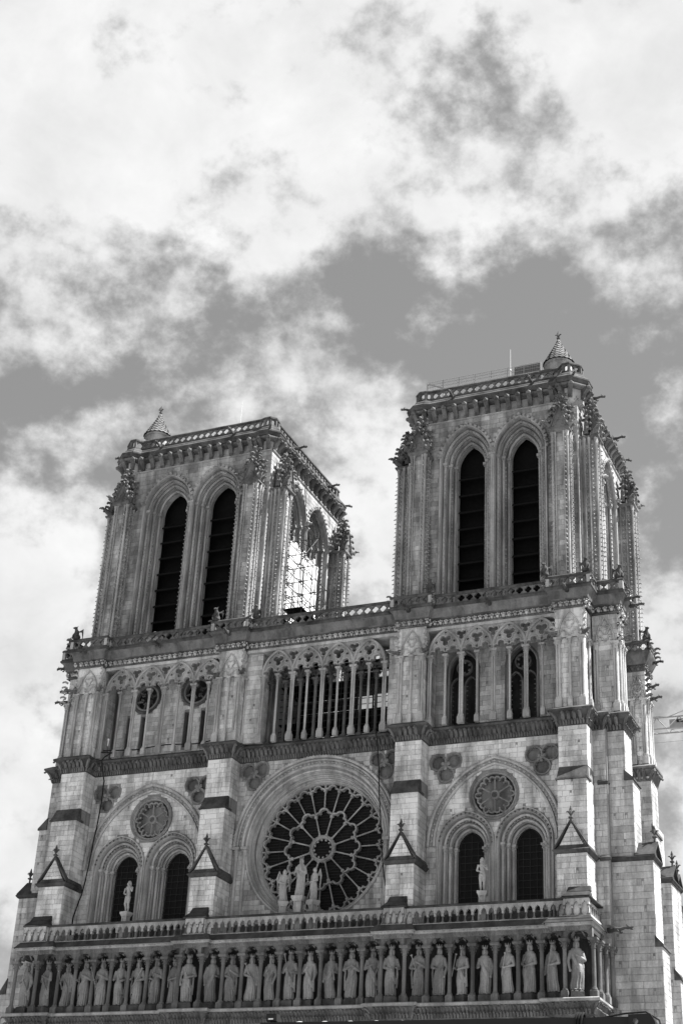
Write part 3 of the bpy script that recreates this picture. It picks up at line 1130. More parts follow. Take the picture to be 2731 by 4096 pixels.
# plinth course behind the balustrade; dark colour paints walkway shade as well as soot
PLI = empty('shade_soot_plinth', CA)
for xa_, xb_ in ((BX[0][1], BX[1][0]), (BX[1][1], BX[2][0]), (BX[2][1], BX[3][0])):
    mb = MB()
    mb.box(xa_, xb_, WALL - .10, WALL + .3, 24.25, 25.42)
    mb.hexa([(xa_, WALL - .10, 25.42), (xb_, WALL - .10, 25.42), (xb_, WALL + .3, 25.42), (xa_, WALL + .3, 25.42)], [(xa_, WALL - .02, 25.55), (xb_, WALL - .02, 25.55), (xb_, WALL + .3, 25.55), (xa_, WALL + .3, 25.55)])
    mb.obj('shade_soot_stone', 'crust', PLI, smooth=False)

# ---- the rose ------------------------------------------------------------
RW = empty('rose_window', CA, label='great round rose window with two rings of dark petals')
RX, RZ, RY, RAD = .47, 30.84, 2.40, 4.66
wall = MB()
xl, xr = BX[1][1], BX[2][0]
outl = [(xl - .1, 24.2), (xr + .1, 24.2), (xr + .1, 37.3), (xl - .1, 37.3)]
hl = [circ(RX, RZ, 5.28, 72)]
for tx, tz in TRE[2:4]:
    hl += [circ(l[0], l[1], l[2] - .02, 20) for l in tre_lobes(tx, tz)]
wall.plate(outl, hl, WALL + .02, WALL + .4, back=False, sides=False, hole_sides=False)
wall.obj('wall_backing', 'mortar', RW, smooth=False)
fc = MB()
def excl(x, z):
    if math.hypot(x - RX, z - RZ) < 5.32:
        return True
    if z > 30.9 and 5.2 < math.hypot(x - .43, z - 30.95) < 6.15:
        return True
    return any(math.hypot(x - l[0], z - l[1]) < l[2] + .05 for tx, tz in TRE[2:4] for l in tre_lobes(tx, tz))
ashlar(fc, xl, xr, 24.35, 37.18, WALL, 530, excl=excl, holes=[(-4.35, 29.2), (5.3, 26.6)], ch=.36, bw=.8)
fc.obj('ashlar_facing', 'ashlar_w', RW, smooth=False, kind='stuff')
for k in (2, 3):
    trefoil_medallion(k, TRE[k][0], TRE[k][1], RW)
mb = MB()
prof = [(5.34, WALL + .03), (5.34, WALL - .03), (5.28, WALL - .06), (5.22, WALL - .02), (5.2, WALL + .1), (5.16, WALL + .16), (5.10, WALL + .12), (5.04, WALL + .2), (5.03, WALL + .42),
        (4.97, WALL + .48), (4.92, WALL + .44), (4.86, WALL + .5), (4.85, WALL + .78), (4.79, WALL + .84), (4.74, WALL + .8), (4.69, WALL + .86), (4.66, RY + .25)]
ring_sweep(mb, RX, RZ, prof, 96)
mb.obj('moulded_rim', 'carved', RW)
mb = MB()
ACX, ACZ = .43, 30.95
prof = [(6.22, WALL + .03), (6.22, WALL - .16), (6.14, WALL - .28), (6.02, WALL - .26), (5.97, WALL - .06), (5.94, WALL - .18), (5.86, WALL - .24), (5.82, WALL - .2), (5.8, WALL - .01), (5.62, WALL - .01), (5.6, WALL - .14), (5.5, WALL - .2), (5.42, WALL - .12), (5.40, WALL + .05)]
ring_sweep(mb, ACX, ACZ, prof, 72, 0, PI)
for k in range(58):
    a = PI * (k + .5) / 58
    mb.blob((ACX + 5.71 * math.cos(a), WALL - .08, ACZ + 5.71 * math.sin(a)), (.11, .07, .11), 0, .4)
for k in range(80):
    a = PI * (k + .5) / 80
    mb.blob((ACX + 6.16 * math.cos(a), WALL - .27, ACZ + 6.16 * math.sin(a)), (.07, .05, .07), 0, .3)
mb.obj('crowning_arch', 'carved', RW)
cl = column(.13, 24.4, 25.2, 30.25, 30.93, 10, cap_r=1.9).obj('colonnette', 'carved', RW)
cl.location = (-5.52, WALL - .02, 0)
for x in (-4.88, 5.74, 6.38):
    inst(cl, RW, (x, WALL - .02, 0))
# tracery
def pol(r, a):
    return (RX + r * math.cos(a), RZ + r * math.sin(a))
def lobed(a0, a1, rb, h):
    """a true three-lobed arch from bearing a0 to a1 standing on radius rb and rising by h"""
    am = (a0 + a1) / 2
    wd = (a1 - a0) * rb / 1.1
    hh = h / .51
    P = []
    for cx, cz, r, t0, t1 in ((-.36, .05, .19, 205, 48), (0, .24, .27, 198, -18), (.36, .05, .19, 132, -25)):
        for i in range(10):
            t = math.radians(t0 + (t1 - t0) * i / 9)
            x, z = (cx + r * math.cos(t)) * wd, (cz + r * math.sin(t)) * hh
            P.append(pol(rb + z, am - x / rb))
    return P[::-1]
tr = MB()
ring_sweep(tr, RX, RZ, [(.96, RY + .2), (.96, RY - .02), (.88, RY - .12), (.8, RY - .02), (.72, RY), (.70, RY + .2)], 36)
for k in range(12):
    a = 2 * PI * k / 12 + .13
    p = pol(.62, a)
    tr.blob((p[0], RY + .04, p[1]), .09, 1)
tr.obj('hub_ring', 'carved_c', RW)
A12 = [PI / 2 + PI / 12 + 2 * PI * k / 12 for k in range(12)]
mb = MB()
for k in range(12):
    mb.bar2(lobed(A12[k], A12[k] + PI / 6, 2.32, .52), .125, RY - .12, RY + .22)
    p = pol(2.32, A12[k])
    mb.blob((p[0], RY - .04, p[1]), (.15, .12, .15), 1)
mb.obj('petal_ring', 'carved_c', RW)
mb = MB()
A24 = [PI / 2 + 2 * PI * k / 24 for k in range(24)]
for k in range(24):
    mb.bar2(lobed(A24[k], A24[k] + PI / 12, 4.08, .46), .115, RY - .12, RY + .22)
    p = pol(4.14, A24[k])
    mb.blob((p[0], RY - .04, p[1]), (.14, .12, .14), 1)
    p0, p1 = pol(4.34, A24[k]), pol(4.66, A24[k])
    mb.bar2([pol(4.1, A24[k]), p1], .13, RY - .06, RY + .2)
ring_sweep(mb, RX, RZ, [(4.68, RY - .1), (4.60, RY - .1), (4.56, RY + .0), (4.56, RY + .2)], 72)
mb.obj('outer_petal_ring', 'carved_c', RW)
def spoke(r0, r1, a, w):
    mb = MB()
    d = (math.cos(a), math.sin(a))
    n = (-d[1], d[0])
    L = r1 - r0
    P = []
    for t, r in ((0, w * 1.9), (.05, w * 1.9), (.08, w * 1.2), (.11, w), (.88, w), (.90, w * 1.4), (.92, w * 1.1), (.98, w * 2.0), (1, w * 2.0)):
        P.append(((RX + d[0] * (r0 + L * t), RY + .03, RZ + d[1] * (r0 + L * t)), r))
    mb.tube([p for p, r in P], [r for p, r in P], 8, up=(0, 1, 0))
    return mb
for k in range(12):
    spoke(.94, 2.34, A12[k], .055).obj('spoke', 'carved_c', RW)
for k in range(24):
    r0 = 2.78 if k % 2 == 0 else 2.36
    spoke(r0, 4.14, A24[k], .052).obj('spoke', 'carved_c', RW)
gl = MB()
gl.plate(circ(RX, RZ, 4.7, 64), [], RY + .24, RY + .28, back=False)
gl.obj('pane', 'glass', RW, smooth=False)
gl = MB()
for k in range(-22, 23):
    s = k * .2
    h = math.sqrt(max(0, 4.6 ** 2 - s * s))
    if h > .1:
        gl.box(RX - h, RX + h, RY + .20, RY + .235, RZ + s - .012, RZ + s + .012)
for r in (1.6, 3.4):
    ring_sweep(gl, RX, RZ, [(r, RY + .18), (r + .03, RY + .18)], 48)
gl.obj('window_bars', 'lead', RW, smooth=False)

# ---- cornice between rose storey and open gallery ------------------------
CO = empty('leafy_cornice', CA)
P = plan(WALL, -.15, .0)
P[0] = (P[0][0], 1.62)
P[-1] = (P[-1][0], 1.25)
P = [(-22.05, 3.6), (-22.05, 1.62)] + P + [(20.75, 1.25), (20.75, 1.62), (22.05, 1.62), (22.05, 3.6), (20.8, 3.6)]
mb = MB()
mb.run(P, [(.0, 37.10), (.06, 37.14), (.06, 37.2)])
mb.run(P, [(.06, 37.2), (.02, 37.24), (.04, 37.5), (.12, 37.75), (.36, 37.95), (.46, 38.01)])
mb.obj('frieze_backing', 'crust', CO)
mb = MB()
leaf_row(mb, P, 37.18, 37.5, .04, .13, .19, .12, 11, .8)
leaf_row(mb, P, 37.46, 38.04, .08, .40, .34, .2, 12)
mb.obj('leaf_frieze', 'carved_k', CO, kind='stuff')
mb = MB()
mb.run(P, [(.46, 38.0), (.56, 38.04), (.56, 38.16), (.12, 38.42), (-.2, 38.46), (-1.3, 38.46)])
mb.obj('sloped_ledge', 'crust', CO, smooth=False)

# ---- open gallery (screen between cornice and upper balustrade) -----------
GY = .55            # plane of the slender columns
GB = 2.6            # wall behind
ZC = 43.50          # top of capitals
def lobe3(cx, cz, r, a0, n=18, open_=None):
    pts = []
    return pts

def trefoil_path(cx, cz, s, rot=PI / 2, n=10):
    """closed outline of a trefoil, size s"""
    P = []
    a, r = .5 * s, .52 * s
    for k in range(3):
        b = rot + 2 * PI * k / 3
        ox, oz = cx + a * math.cos(b), cz + a * math.sin(b)
        for i in range(n + 1):
            t = b - PI * .62 + PI * 1.24 * i / n
            P.append((ox + r * math.cos(t), oz + r * math.sin(t)))
    return P

def trefoil_arch(x0, x1, z0, zt):
    """path of a cusped trefoil arch between two capitals"""
    cx, w = (x0 + x1) / 2, (x1 - x0) / 2
    h = zt - z0
    P = []
    for i in range(7):
        a = PI - PI * .72 * i / 6
        P.append((x0 + w * .34 + w * .34 * math.cos(a), z0 + h * .22 + h * .30 * math.sin(a)))
    for i in range(11):
        a = PI * 1.1 - PI * 1.2 * i / 10
        P.append((cx + w * .5 * math.cos(a), zt - h * .36 + h * .36 * math.sin(a)))
    for i in range(7):
        a = PI * .72 - PI * .72 * i / 6
        P.append((x1 - w * .34 + w * .34 * math.cos(a), z0 + h * .22 + h * .30 * math.sin(a)))
    return P

def tracery_unit(u, y0, y1):
    """one pointed arch over two trefoil lancets, half width 2u, springing at z=0; apex 1.83"""
    mb = MB()
    W2 = 2 * u / 2 * 1.0
    hw = u
    zt = 1.83
    R = Rr(hw, zt)
    main = arch(0, 0, hw, R, 0, 14, -.02)
    mb.bar2(main, .16, y0 - .08, y1)
    for sx in (-1, 1):
        a, b = (-u, 0) if sx < 0 else (0, u)
        mb.bar2(trefoil_arch(a + .04, b - .04, 0, .62), .11, y0 - .02, y1)
    mb.bar2(trefoil_path(0, 1.05, .47, -PI / 2), .09, y0 - .02, y1, closed=True)
    for k in range(3):
        b = -PI / 2 + 2 * PI * k / 3 + PI
        mb.blob((.25 * math.cos(b), y0 + .03, 1.05 + .25 * math.sin(b)), .07, 1)
    mb.bar2(circ(0, 1.62, .11, 10), .05, y0, y1, closed=True)
    bot = trefoil_arch(-u + .04, -.04, 0, .62) + trefoil_arch(.04, u - .04, 0, .62)
    mb.plate(main[1:-1] + bot[::-1], [trefoil_path(0, 1.05, .46, -PI / 2), circ(0, 1.62, .09, 10), circ(-.57 * u, .93, .115, 10), circ(.57 * u, .93, .115, 10)], y0 + .05, y1 - .03)
    for sx in (-1, 1):
        mb.bar2(circ(sx * .57 * u, .93, .13, 10), .05, y0, y1, closed=True)
        mb.bar2([(0, 0), (0, .42)], .13, y0, y1)
    return mb

def tracery_between(y0, y1, u):
    """the small trefoil between two pointed arches, centre at z=1.42"""
    mb = MB()
    mb.bar2(trefoil_path(0, 1.38, .42, -PI / 2), .08, y0, y1, closed=True)
    A = arch(0, 0, u, Rr(u, 1.83), 0, 14, 0)[1:-1]
    rt = [(x - u, z) for x, z in A[14:]]
    lf = [(x + u, z) for x, z in A[:15]]
    mb.plate(rt + lf[1:] + [(u, 1.9), (-u, 1.9)], [trefoil_path(0, 1.38, .41, -PI / 2)], y0 + .07, y1 - .03)
    for k in range(3):
        b = PI / 2 + 2 * PI * k / 3
        mb.blob((.22 * math.cos(b), y0 + .04, 1.38 + .22 * math.sin(b)), .06, 1)
    return mb

gcol = column(.09, 38.30, 38.95, 42.93, ZC, 10, cap_r=2.0)
gcol2 = column(.085, 38.30, 39.0, 42.93, ZC, 10, double=.08, cap_r=2.1)
gsrc = {}
def place(kind, builder, name, mat, parent, loc, rz=0.0, scale=None):
    if kind not in gsrc:
        o = builder.obj(name, mat, parent)
        o.location = loc
        o.rotation_euler = (0, 0, rz)
        if scale:
            o.scale = scale
        gsrc[kind] = o
        return o
    return inst(gsrc[kind], parent, loc, rz, scale)

GBAYS = [(-17.5, -7.38, -17.7, -7.5), (-4.2, 5.4, -5.7, 6.9), (8.78, 18.1, 8.5, 18.2)]
for bi, (x0, x1, wl, wr) in enumerate(GBAYS):
    G = empty('open_gallery', CA, label=['slender columned gallery in front of the north tower', 'open columned gallery between the towers above the rose', 'slender columned gallery in front of the south tower'][bi])
    u = (x1 - x0) / 8
    unit = tracery_unit(u, GY - .14, GY + .14)
    ub = unit.obj('tracery_arch', 'carved_c', G)
    ub.location = (x0 + u, 0, ZC)
    for k in range(1, 4):
        inst(ub, G, (x0 + u + 2 * u * k, 0, ZC))
    tb = tracery_between(GY - .13, GY + .13, u).obj('tracery_trefoil', 'carved_c', G)
    tb.location = (x0 + 2 * u, 0, ZC)
    for k in (2, 3):
        inst(tb, G, (x0 + 2 * u * k, 0, ZC))
    for k in range(1, 8):
        if k % 2:
            place('g1', gcol, 'column', 'carved_c', G, (x0 + u * k, GY, 0))
        else:
            place('g2', gcol2, 'column', 'carved_c', G, (x0 + u * k, GY, 0))
    for x in (x0, x1):
        place('g2', gcol2, 'column', 'carved_c', G, (x, GY, 0))
    bk = MB()
    if bi == 1:
        # second row of columns and dark passage
        for k in range(0, 9):
            place('g3', column(.12, 38.46, 39.0, 42.9, ZC, 8, cap_r=1.9), 'column', 'crust2', G, (x0 + u * k, 2.0, 0))
        ub2 = tracery_unit(u, 1.9, 2.1).obj('tracery_arch', 'crust2', G)
        ub2.location = (x0 + u, 0, ZC)
        for k in range(1, 4):
            inst(ub2, G, (x0 + u + 2 * u * k, 0, ZC))
        pl = MB()
        pl.box(wl, -4.45, .80, 2.6, 38.4, 45.6)
        pl.box(5.62, wr, .80, 2.6, 38.4, 45.6)
        pl.obj('wall_core', 'mortar', G, smooth=False)
        fc = MB()
        ashlar(fc, wl, -4.43, 38.46, 45.6, .78, 611, holes=[(-5.1, 40.0), (-5.0, 41.2)], bw=.8)
        ashlar(fc, 5.6, wr, 38.46, 45.6, .78, 612, holes=[], bw=.8)
        ashlar(fc, 0, 1.8, 38.46, 45.6, 0, 613, T=TS(-4.43, .8), bw=.8)
        fc.obj('ashlar_facing', 'ashlar', G, smooth=False, kind='stuff')
        # passage ceiling
        bk.box(-5.7, 6.9, .9, 2.5, 45.4, 45.6)
        bk.obj('passage_ceiling', 'crust', G, smooth=False)
    elif bi == 0:
        RO = [(-15.2, 43.7, 1.0), (-10.9, 43.85, 1.0)]
        holes = [circ(x, z, .92, 28) for x, z, r in RO]
        sl4 = [(-15.3, .17), (-16.55, .17), (-10.05, .17), (-11.35, .17)]
        sl4 = [(-16.5, .17), (-15.25, .22), (-11.5, .17), (-10.05, .22)]
        holes += [[(x - w, 39.4), (x + w, 39.4), (x + w, 42.2), (x - w, 42.2)] for x, w in sl4]
        bk.plate([(wl, 38.3), (wr, 38.3), (wr, 45.7), (wl, 45.7)], holes, GB + .02, GB + .5, back=False, sides=False)
        bk.obj('wall_backing', 'mortar', G, smooth=False)
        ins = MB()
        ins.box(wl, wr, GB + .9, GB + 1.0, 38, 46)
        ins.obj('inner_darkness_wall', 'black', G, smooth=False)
        def ex2(x, z):
            return any(math.hypot(x - a, z - b) < 1.18 for a, b, r in RO) or any(abs(x - a) < w + .02 and 39.35 < z < 42.25 for a, w in sl4)
        fc = MB()
        ashlar(fc, wl, wr, 38.46, 45.6, GB, 620, excl=ex2, holes=[(-16.3, 42.5), (-15.9, 41.7), (-12.6, 41.2), (-12.9, 40.1), (-9.2, 41.9), (-16.6, 40.6)], ch=.36)
        fc.obj('ashlar_facing', 'ashlar', G, smooth=False, kind='stuff')
        for x, z, r in RO:
            mb = MB()
            ring_sweep(mb, x, z, [(1.32, GB + .02), (1.3, GB - .06), (1.16, GB - .1), (1.1, GB - .02), (1.02, GB + .05), (.94, GB + .02), (.9, GB + .35)], 40)
            for k in range(26):
                a = 2 * PI * k / 26
                mb.blob((x + 1.22 * math.cos(a), GB - .08, z + 1.22 * math.sin(a)), .07, 0)
            for k in range(6):
                a = PI / 3 * k + .3
                p = [(x + .9 * math.cos(a), z + .9 * math.sin(a)), (x + .5 * math.cos(a), z + .5 * math.sin(a))]
                mb.bar2(p, .12, GB + .1, GB + .3)
                for s_ in (-1, 1):
                    mb.blob((x + .48 * math.cos(a + s_ * .25), GB + .15, z + .48 * math.sin(a + s_ * .25)), .09, 1)
                mb.blob((x + .36 * math.cos(a), GB + .15, z + .36 * math.sin(a)), .09, 1)
            mb.obj('small_rose', 'crust2', G)
    else:
        LC = [10.55, 14.85]
        holes = []
        for x in LC:
            holes.append(arch(x, 43.0, 1.05, 1.6, 0, 10, 38.9))
        bk.plate([(wl, 38.3), (wr, 38.3), (wr, 45.7), (wl, 45.7)], holes, GB + .02, GB + .7, back=False, sides=False)
        bk.obj('wall_backing', 'mortar', G, smooth=False)
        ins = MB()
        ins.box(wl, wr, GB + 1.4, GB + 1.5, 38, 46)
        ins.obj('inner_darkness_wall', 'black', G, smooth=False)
        def ex3(x, z):
            return any(abs(x - a) < 1.12 and z < 44.4 for a in LC)
        fc = MB()
        ashlar(fc, wl, wr, 38.46, 45.6, GB, 630, excl=ex3, holes=[(9.0, 42.3), (9.0, 40.9), (12.3, 42.0), (16.4, 43.2), (16.5, 41.9), (17.2, 39.6)], ch=.36)
        fc.obj('ashlar_facing', 'ashlar_w', G, smooth=False, kind='stuff')
        for x in LC:
            mb = MB()
            arch_sweep(mb, x, 38.9, 43.0, 1.05, 1.6, [(-.02, GB + .7), (-.02, GB + .3), (.05, GB + .2), (.02, GB + .1), (.1, GB - .02), (.18, GB - .06), (.2, GB + .03)], 10)
            for sx in (-1, 1):
                mb.bar2(arch(x + sx * .52, 41.9, .46, .75, 0, 8, 38.9), .12, GB + .2, GB + .45)
                z = 39.2
                while z < 42:
                    for s2 in (-1, 1):
                        mb.blob((x + sx * .52 + s2 * .33, GB + .3, z), (.10, .08, .07), 0, .3)
                    z += .34
            mb.lathe(x, GB + .25, [(.09, 38.9), (.09, 41.7), (.15, 41.9)], 8)
            mb.bar2(circ(x, 43.35, .55, 20), .12, GB + .2, GB + .45, closed=True)
            for k in range(6):
                a = PI / 3 * k + .5
                mb.blob((x + .4 * math.cos(a), GB + .3, 43.35 + .4 * math.sin(a)), (.12, .08, .12), 1)
            mb.obj('lancet_tracery', 'crust2', G)
    # lintel over the tracery that carries the frieze
    lt = MB()
    lt.box(x0 - 1.4 if bi == 1 else x0 - .3, x1 + 1.4 if bi == 1 else x1 + .3, GY - .12, 2.7, 45.36, 45.62)
    lt.obj('lintel', 'carved', G, smooth=False)

# ---- piers of the open gallery -------------------------------------------
PXS = [(-19.80, -18.94, -18.10), (-7.47, -6.71, -5.94), (6.79, 7.60, 8.36), (18.17, 18.98, 19.80)]
pcol = column(.085, 38.46, 39.28, 42.98, ZC, 8, cap_r=2.0)
pcol2 = column(.085, 38.46, 39.28, 42.98, ZC, 8, double=.085, cap_r=2.0)
def gablet_face(mb, cx, w, y, z0=43.5, zt=45.62):
    """blind twin arches, pointed arch and roundel carved on a pier head"""
    hw = w / 2
    for sx in (-1, 1):
        mb.bar2(trefoil_arch(cx + (-hw if sx < 0 else .02), cx + (-.02 if sx < 0 else hw), z0, z0 + .5), .09, y - .07, y + .05)
    mb.bar2(arch(cx, z0 + .1, hw * .9, Rr(hw * .9, 1.75), 0, 10, z0 + .05), .11, y - .09, y + .05)
    mb.bar2(trefoil_path(cx, z0 + .98, .34, -PI / 2), .09, y - .07, y + .05, closed=True)
    for t in (.3, .5, .7):
        for sx in (-1, 1):
            mb.blob((cx + sx * hw * .9 * (1 - t ** 1.5), y - .1, z0 + .1 + 1.75 * t), .05, 0)

def crockets_up(mb, x, y, z0, z1, dx, dy, step=.45, s=.16):
    """a row of leaf hooks climbing a corner, pointing along (dx, dy)"""
    z = z0
    while z < z1:
        k = s * rnd.uniform(.8, 1.2)
        mb.tube([(x, y, z), (x + dx * k, y + dy * k, z + .5 * k), (x + dx * 1.9 * k, y + dy * 1.9 * k, z + .35 * k)], [k * .5, k * .45, k * .35], 4)
        mb.blob((x + dx * 2.0 * k, y + dy * 2.0 * k, z + .15 * k), k * .5, 0)
        z += step

def gargoyle(L=1.1, seed=0):
    """a beast leaning out along -y from the local origin"""
    r = random.Random(seed)
    mb = MB()
    path = [(0, .1, 0), (0, -.25 * L, .03), (0, -.55 * L, .02), (0, -.8 * L, .08), (0, -.95 * L, .05)]
    mb.tube(path, [.17, .15, .11, .09, .1], 7)
    h = (0, -1.0 * L, .05)
    mb.blob(h, (.11, .16, .11), 1, .3)
    mb.tube([(0, -1.08 * L, .08), (0, -1.2 * L, .05)], [.07, .04], 5)
    mb.tube([(0, -1.06 * L, -.02), (0, -1.17 * L, -.07)], [.05, .03], 5)
    for sx in (-1, 1):
        mb.tube([(sx * .07, -.95 * L, .1), (sx * .12, -.88 * L, .22)], [.04, .01], 4)
        mb.tube([(sx * .12, -.3 * L, .05), (sx * .26, -.2 * L, .16), (sx * .22, .05, .2)], [.05, .08, .03], 4, sq=(.4, 1))
        mb.tube([(sx * .12, -.4 * L, -.05), (sx * .15, -.5 * L, -.16), (sx * .13, -.62 * L, -.14)], [.06, .05, .04], 4)
    return mb

for i, (xa, xm, xb) in enumerate(PXS):
    Pp = empty('gallery_pier', CA)
    xl_, xr_ = xa - .16, xb + .16
    core = MB()
    core.box(xl_ + .02, xr_ - .02, .16, 2.7, 38.4, 43.5)
    core.box(xl_ - .02, xr_ + .02, .04, 2.7, 43.5, 45.65)
    core.obj('core', 'mortar', Pp, smooth=False)
    fc = MB()
    ashlar(fc, xl_, xr_, 38.46, 43.5, .14, 640 + i, holes=[(xm + .3, 41.9), (xm - .3, 40.3)], bw=.7, ch=.36)
    ashlar(fc, 0, 2.4, 38.46, 43.5, 0, 650 + i, T=TS(xr_, .16), bw=.7, ch=.36)
    ashlar(fc, xl_ - .04, xr_ + .04, 43.5, 45.62, .02, 660 + i, bw=1.6, ch=.7)
    ashlar(fc, 0, 2.4, 43.5, 45.62, 0, 670 + i, T=TS(xr_ + .04, .04), bw=1.2, ch=.7)
    fc.obj('ashlar_facing', 'ashlar', Pp, smooth=False, kind='stuff')
    place('p2', pcol2, 'colonnette', 'carved', Pp, (xa, 0, 0))
    place('p1', pcol, 'colonnette', 'carved', Pp, (xm, 0, 0))
    place('p2', pcol2, 'colonnette', 'carved', Pp, (xb, 0, 0))
    for xx, yy in ((xr_ + .12, .82), (xl_ - .12, .82)):
        if i == 3 and xx > xr_:
            yy = 1.0
        place('p2', pcol2, 'colonnette', 'carved', Pp, (xx, yy, 0), PI / 2)
    gf = MB()
    gablet_face(gf, xm, xb - xa + .1, .0)
    sd = MB()
    gablet_face(sd, .42, .8, 0)
    gf.merge(sd, TS(xr_ + .06, .04))
    gf.obj('blind_gablet', 'carved', Pp)
    ck = MB()
    for x, sx in ((xl_, -1), (xr_, 1)):
        crockets_up(ck, x, .0, 43.75, 45.5, sx * .7, -.7, .42, .15)
    ck.obj('crocket_row', 'carved', Pp, kind='stuff')
    gg = gargoyle(.85, i).obj('gargoyle', 'crust2', Pp)
    gg.location = (xl_ + .0, .05, 43.72)
    gg.rotation_euler = (0.1, 0, math.radians(-35))
    g2 = inst(gg, Pp, (xr_, .05, 43.72))
    g2.rotation_euler = (0.1, 0, math.radians(38))

# ---- upper cornice and quatrefoil balustrade ------------------------------
UC = empty('upper_cornice', CA)
P = plan(GY - .1, -.06, .12)
P[0] = (P[0][0], 1.55)
P[-1] = (P[-1][0], 1.55)
P = [(-22.0, 3.4), (-22.0, 1.6)] + [(P[0][0], 1.6)] + P[1:-1] + [(P[-1][0], 1.6), (22.0, 1.6), (22.0, 3.4), (20.8, 3.4)]
mb = MB()
mb.run(P, [(-.02, 45.58), (.08, 45.6), (.08, 45.66), (.02, 45.68)])
mb.run(P, [(.02, 45.68), (-.02, 45.72), (-.02, 46.14), (.12, 46.18)])
mb.run(P, [(.12, 46.18), (.2, 46.2), (.2, 46.26)])
mb.obj('frieze_backing', 'crust2', UC)
mb = MB()
boss_row(mb, P, 45.87, .03, .42, .15, 5)
mb.obj('boss_frieze', 'carved', UC, kind='stuff')
mb = MB()
mb.run(P, [(.2, 46.26), (.22, 46.32), (.26, 46.5), (.36, 46.72), (.50, 46.84)])
mb.obj('hollow_moulding', 'carved_k', UC, smooth=True)
mb = MB()
mb.run(P, [(.50, 46.83), (.56, 46.9), (.56, 47.02), (.5, 47.05), (.5, 47.14), (-1.6, 47.14)])
mb.obj('gutter_slab', 'crust', UC, smooth=True)
fl = MB()
fl.box(-20.1, 20.2, .5, 3.6, 46.6, 47.1)
fl.obj('walkway', 'crust', UC, smooth=False)

def quatrefoil(w, h, t, seed=0):
    mb = MB()
    hx = w / 2
    a = min(w, h) * .215
    r = a * 1.02
    hole = []
    for k in range(4):
        b = PI / 2 * k
        ox, oz = a * math.cos(b) * (w / min(w, h)) ** .5, a * math.sin(b)
        for i in range(8):
            q = b - PI / 2 + PI * (i + .5) / 8
            hole.append((ox + r * math.cos(q), h / 2 + oz + r * math.sin(q)))
    mb.plate([(-hx, 0), (hx, 0), (hx, h), (-hx, h)], [hole], -t / 2, t / 2, sides=False)
    return mb

def balustrade_run(parent, path, z0, h, w, t, post=.0, mat='crust2', closed=False):
    """quatrefoil panels along a plan line"""
    P = list(path) + ([path[0]] if closed else [])
    for a, b in zip(P[:-1], P[1:]):
        l = math.hypot(b[0] - a[0], b[1] - a[1])
        if l < .25:
            continue
        n = max(1, round(l / w))
        ang = math.atan2(b[1] - a[1], b[0] - a[0])
        for k in range(n):
            s = (k + .5) / n
            place(('q', mat, round(w, 2)), quatrefoil(w, h, t), 'quatrefoil_panel', mat, parent, (a[0] + (b[0] - a[0]) * s, a[1] + (b[1] - a[1]) * s, z0), ang, (l / n / w, 1, 1))

QB = empty('quatrefoil_balustrade', CA)
def shift(P, o, closed=False):
    return [(p[0] + m[0] * o, p[1] + m[1] * o) for p, m in zip(P, mitres(P, closed))]
PQ = shift(P[:-1], .36)
balustrade_run(QB, PQ, 47.14, .60, .60, .16)
mb = MB()
mb.run(PQ, [(.12, 47.72), (.16, 47.76), (.16, 47.86), (.08, 47.96), (-.14, 47.96), (-.14, 47.72), (.12, 47.72)])
mb.obj('hand_rail', 'crust', QB, smooth=False)
mb = MB()
mb.box(-.13, .13, -.13, .13, 47.14, 47.75)
for p in PQ:
    place('gpost', mb, 'corner_post', 'carved', QB, (p[0], p[1], 0))
# leaf hooks and gargoyles on the corners of the balustrade
ck = MB()
for (xa, xb_) in [(a - .5, b + .5) for a, b in BX]:
    for x, sx in ((xa, -1), (xb_, 1)):
        crockets_up(ck, x + .05 * sx, -.45, 47.15, 48.0, sx * .75, -.6, .38, .17)
for y in (1.7, 2.4, 3.1):
    crockets_up(ck, 22.4, y, 47.2, 48, 1, 0, .4, .15)
    crockets_up(ck, -22.4, y, 47.2, 48, -1, 0, .4, .15)
ck.obj('crocket_row', 'crust2', QB, kind='stuff')
ggs = None
for x, y, rz in [(-19.3, -.5, 0), (-6.8, -.5, 0), (7.45, -.5, 0), (19.0, -.5, 0), (22.5, 2.1, 90), (22.5, 3.3, 90), (-22.5, 2.0, -90), (-13, 0.1, 0), (13.3, .1, 0)]:
    if ggs is None:
        ggs = gargoyle(.8, 9).obj('gargoyle', 'crust', QB)
        ggs.location = (x, y, 46.75)
    else:
        o = inst(ggs, QB, (x, y, 46.75), math.radians(rz))

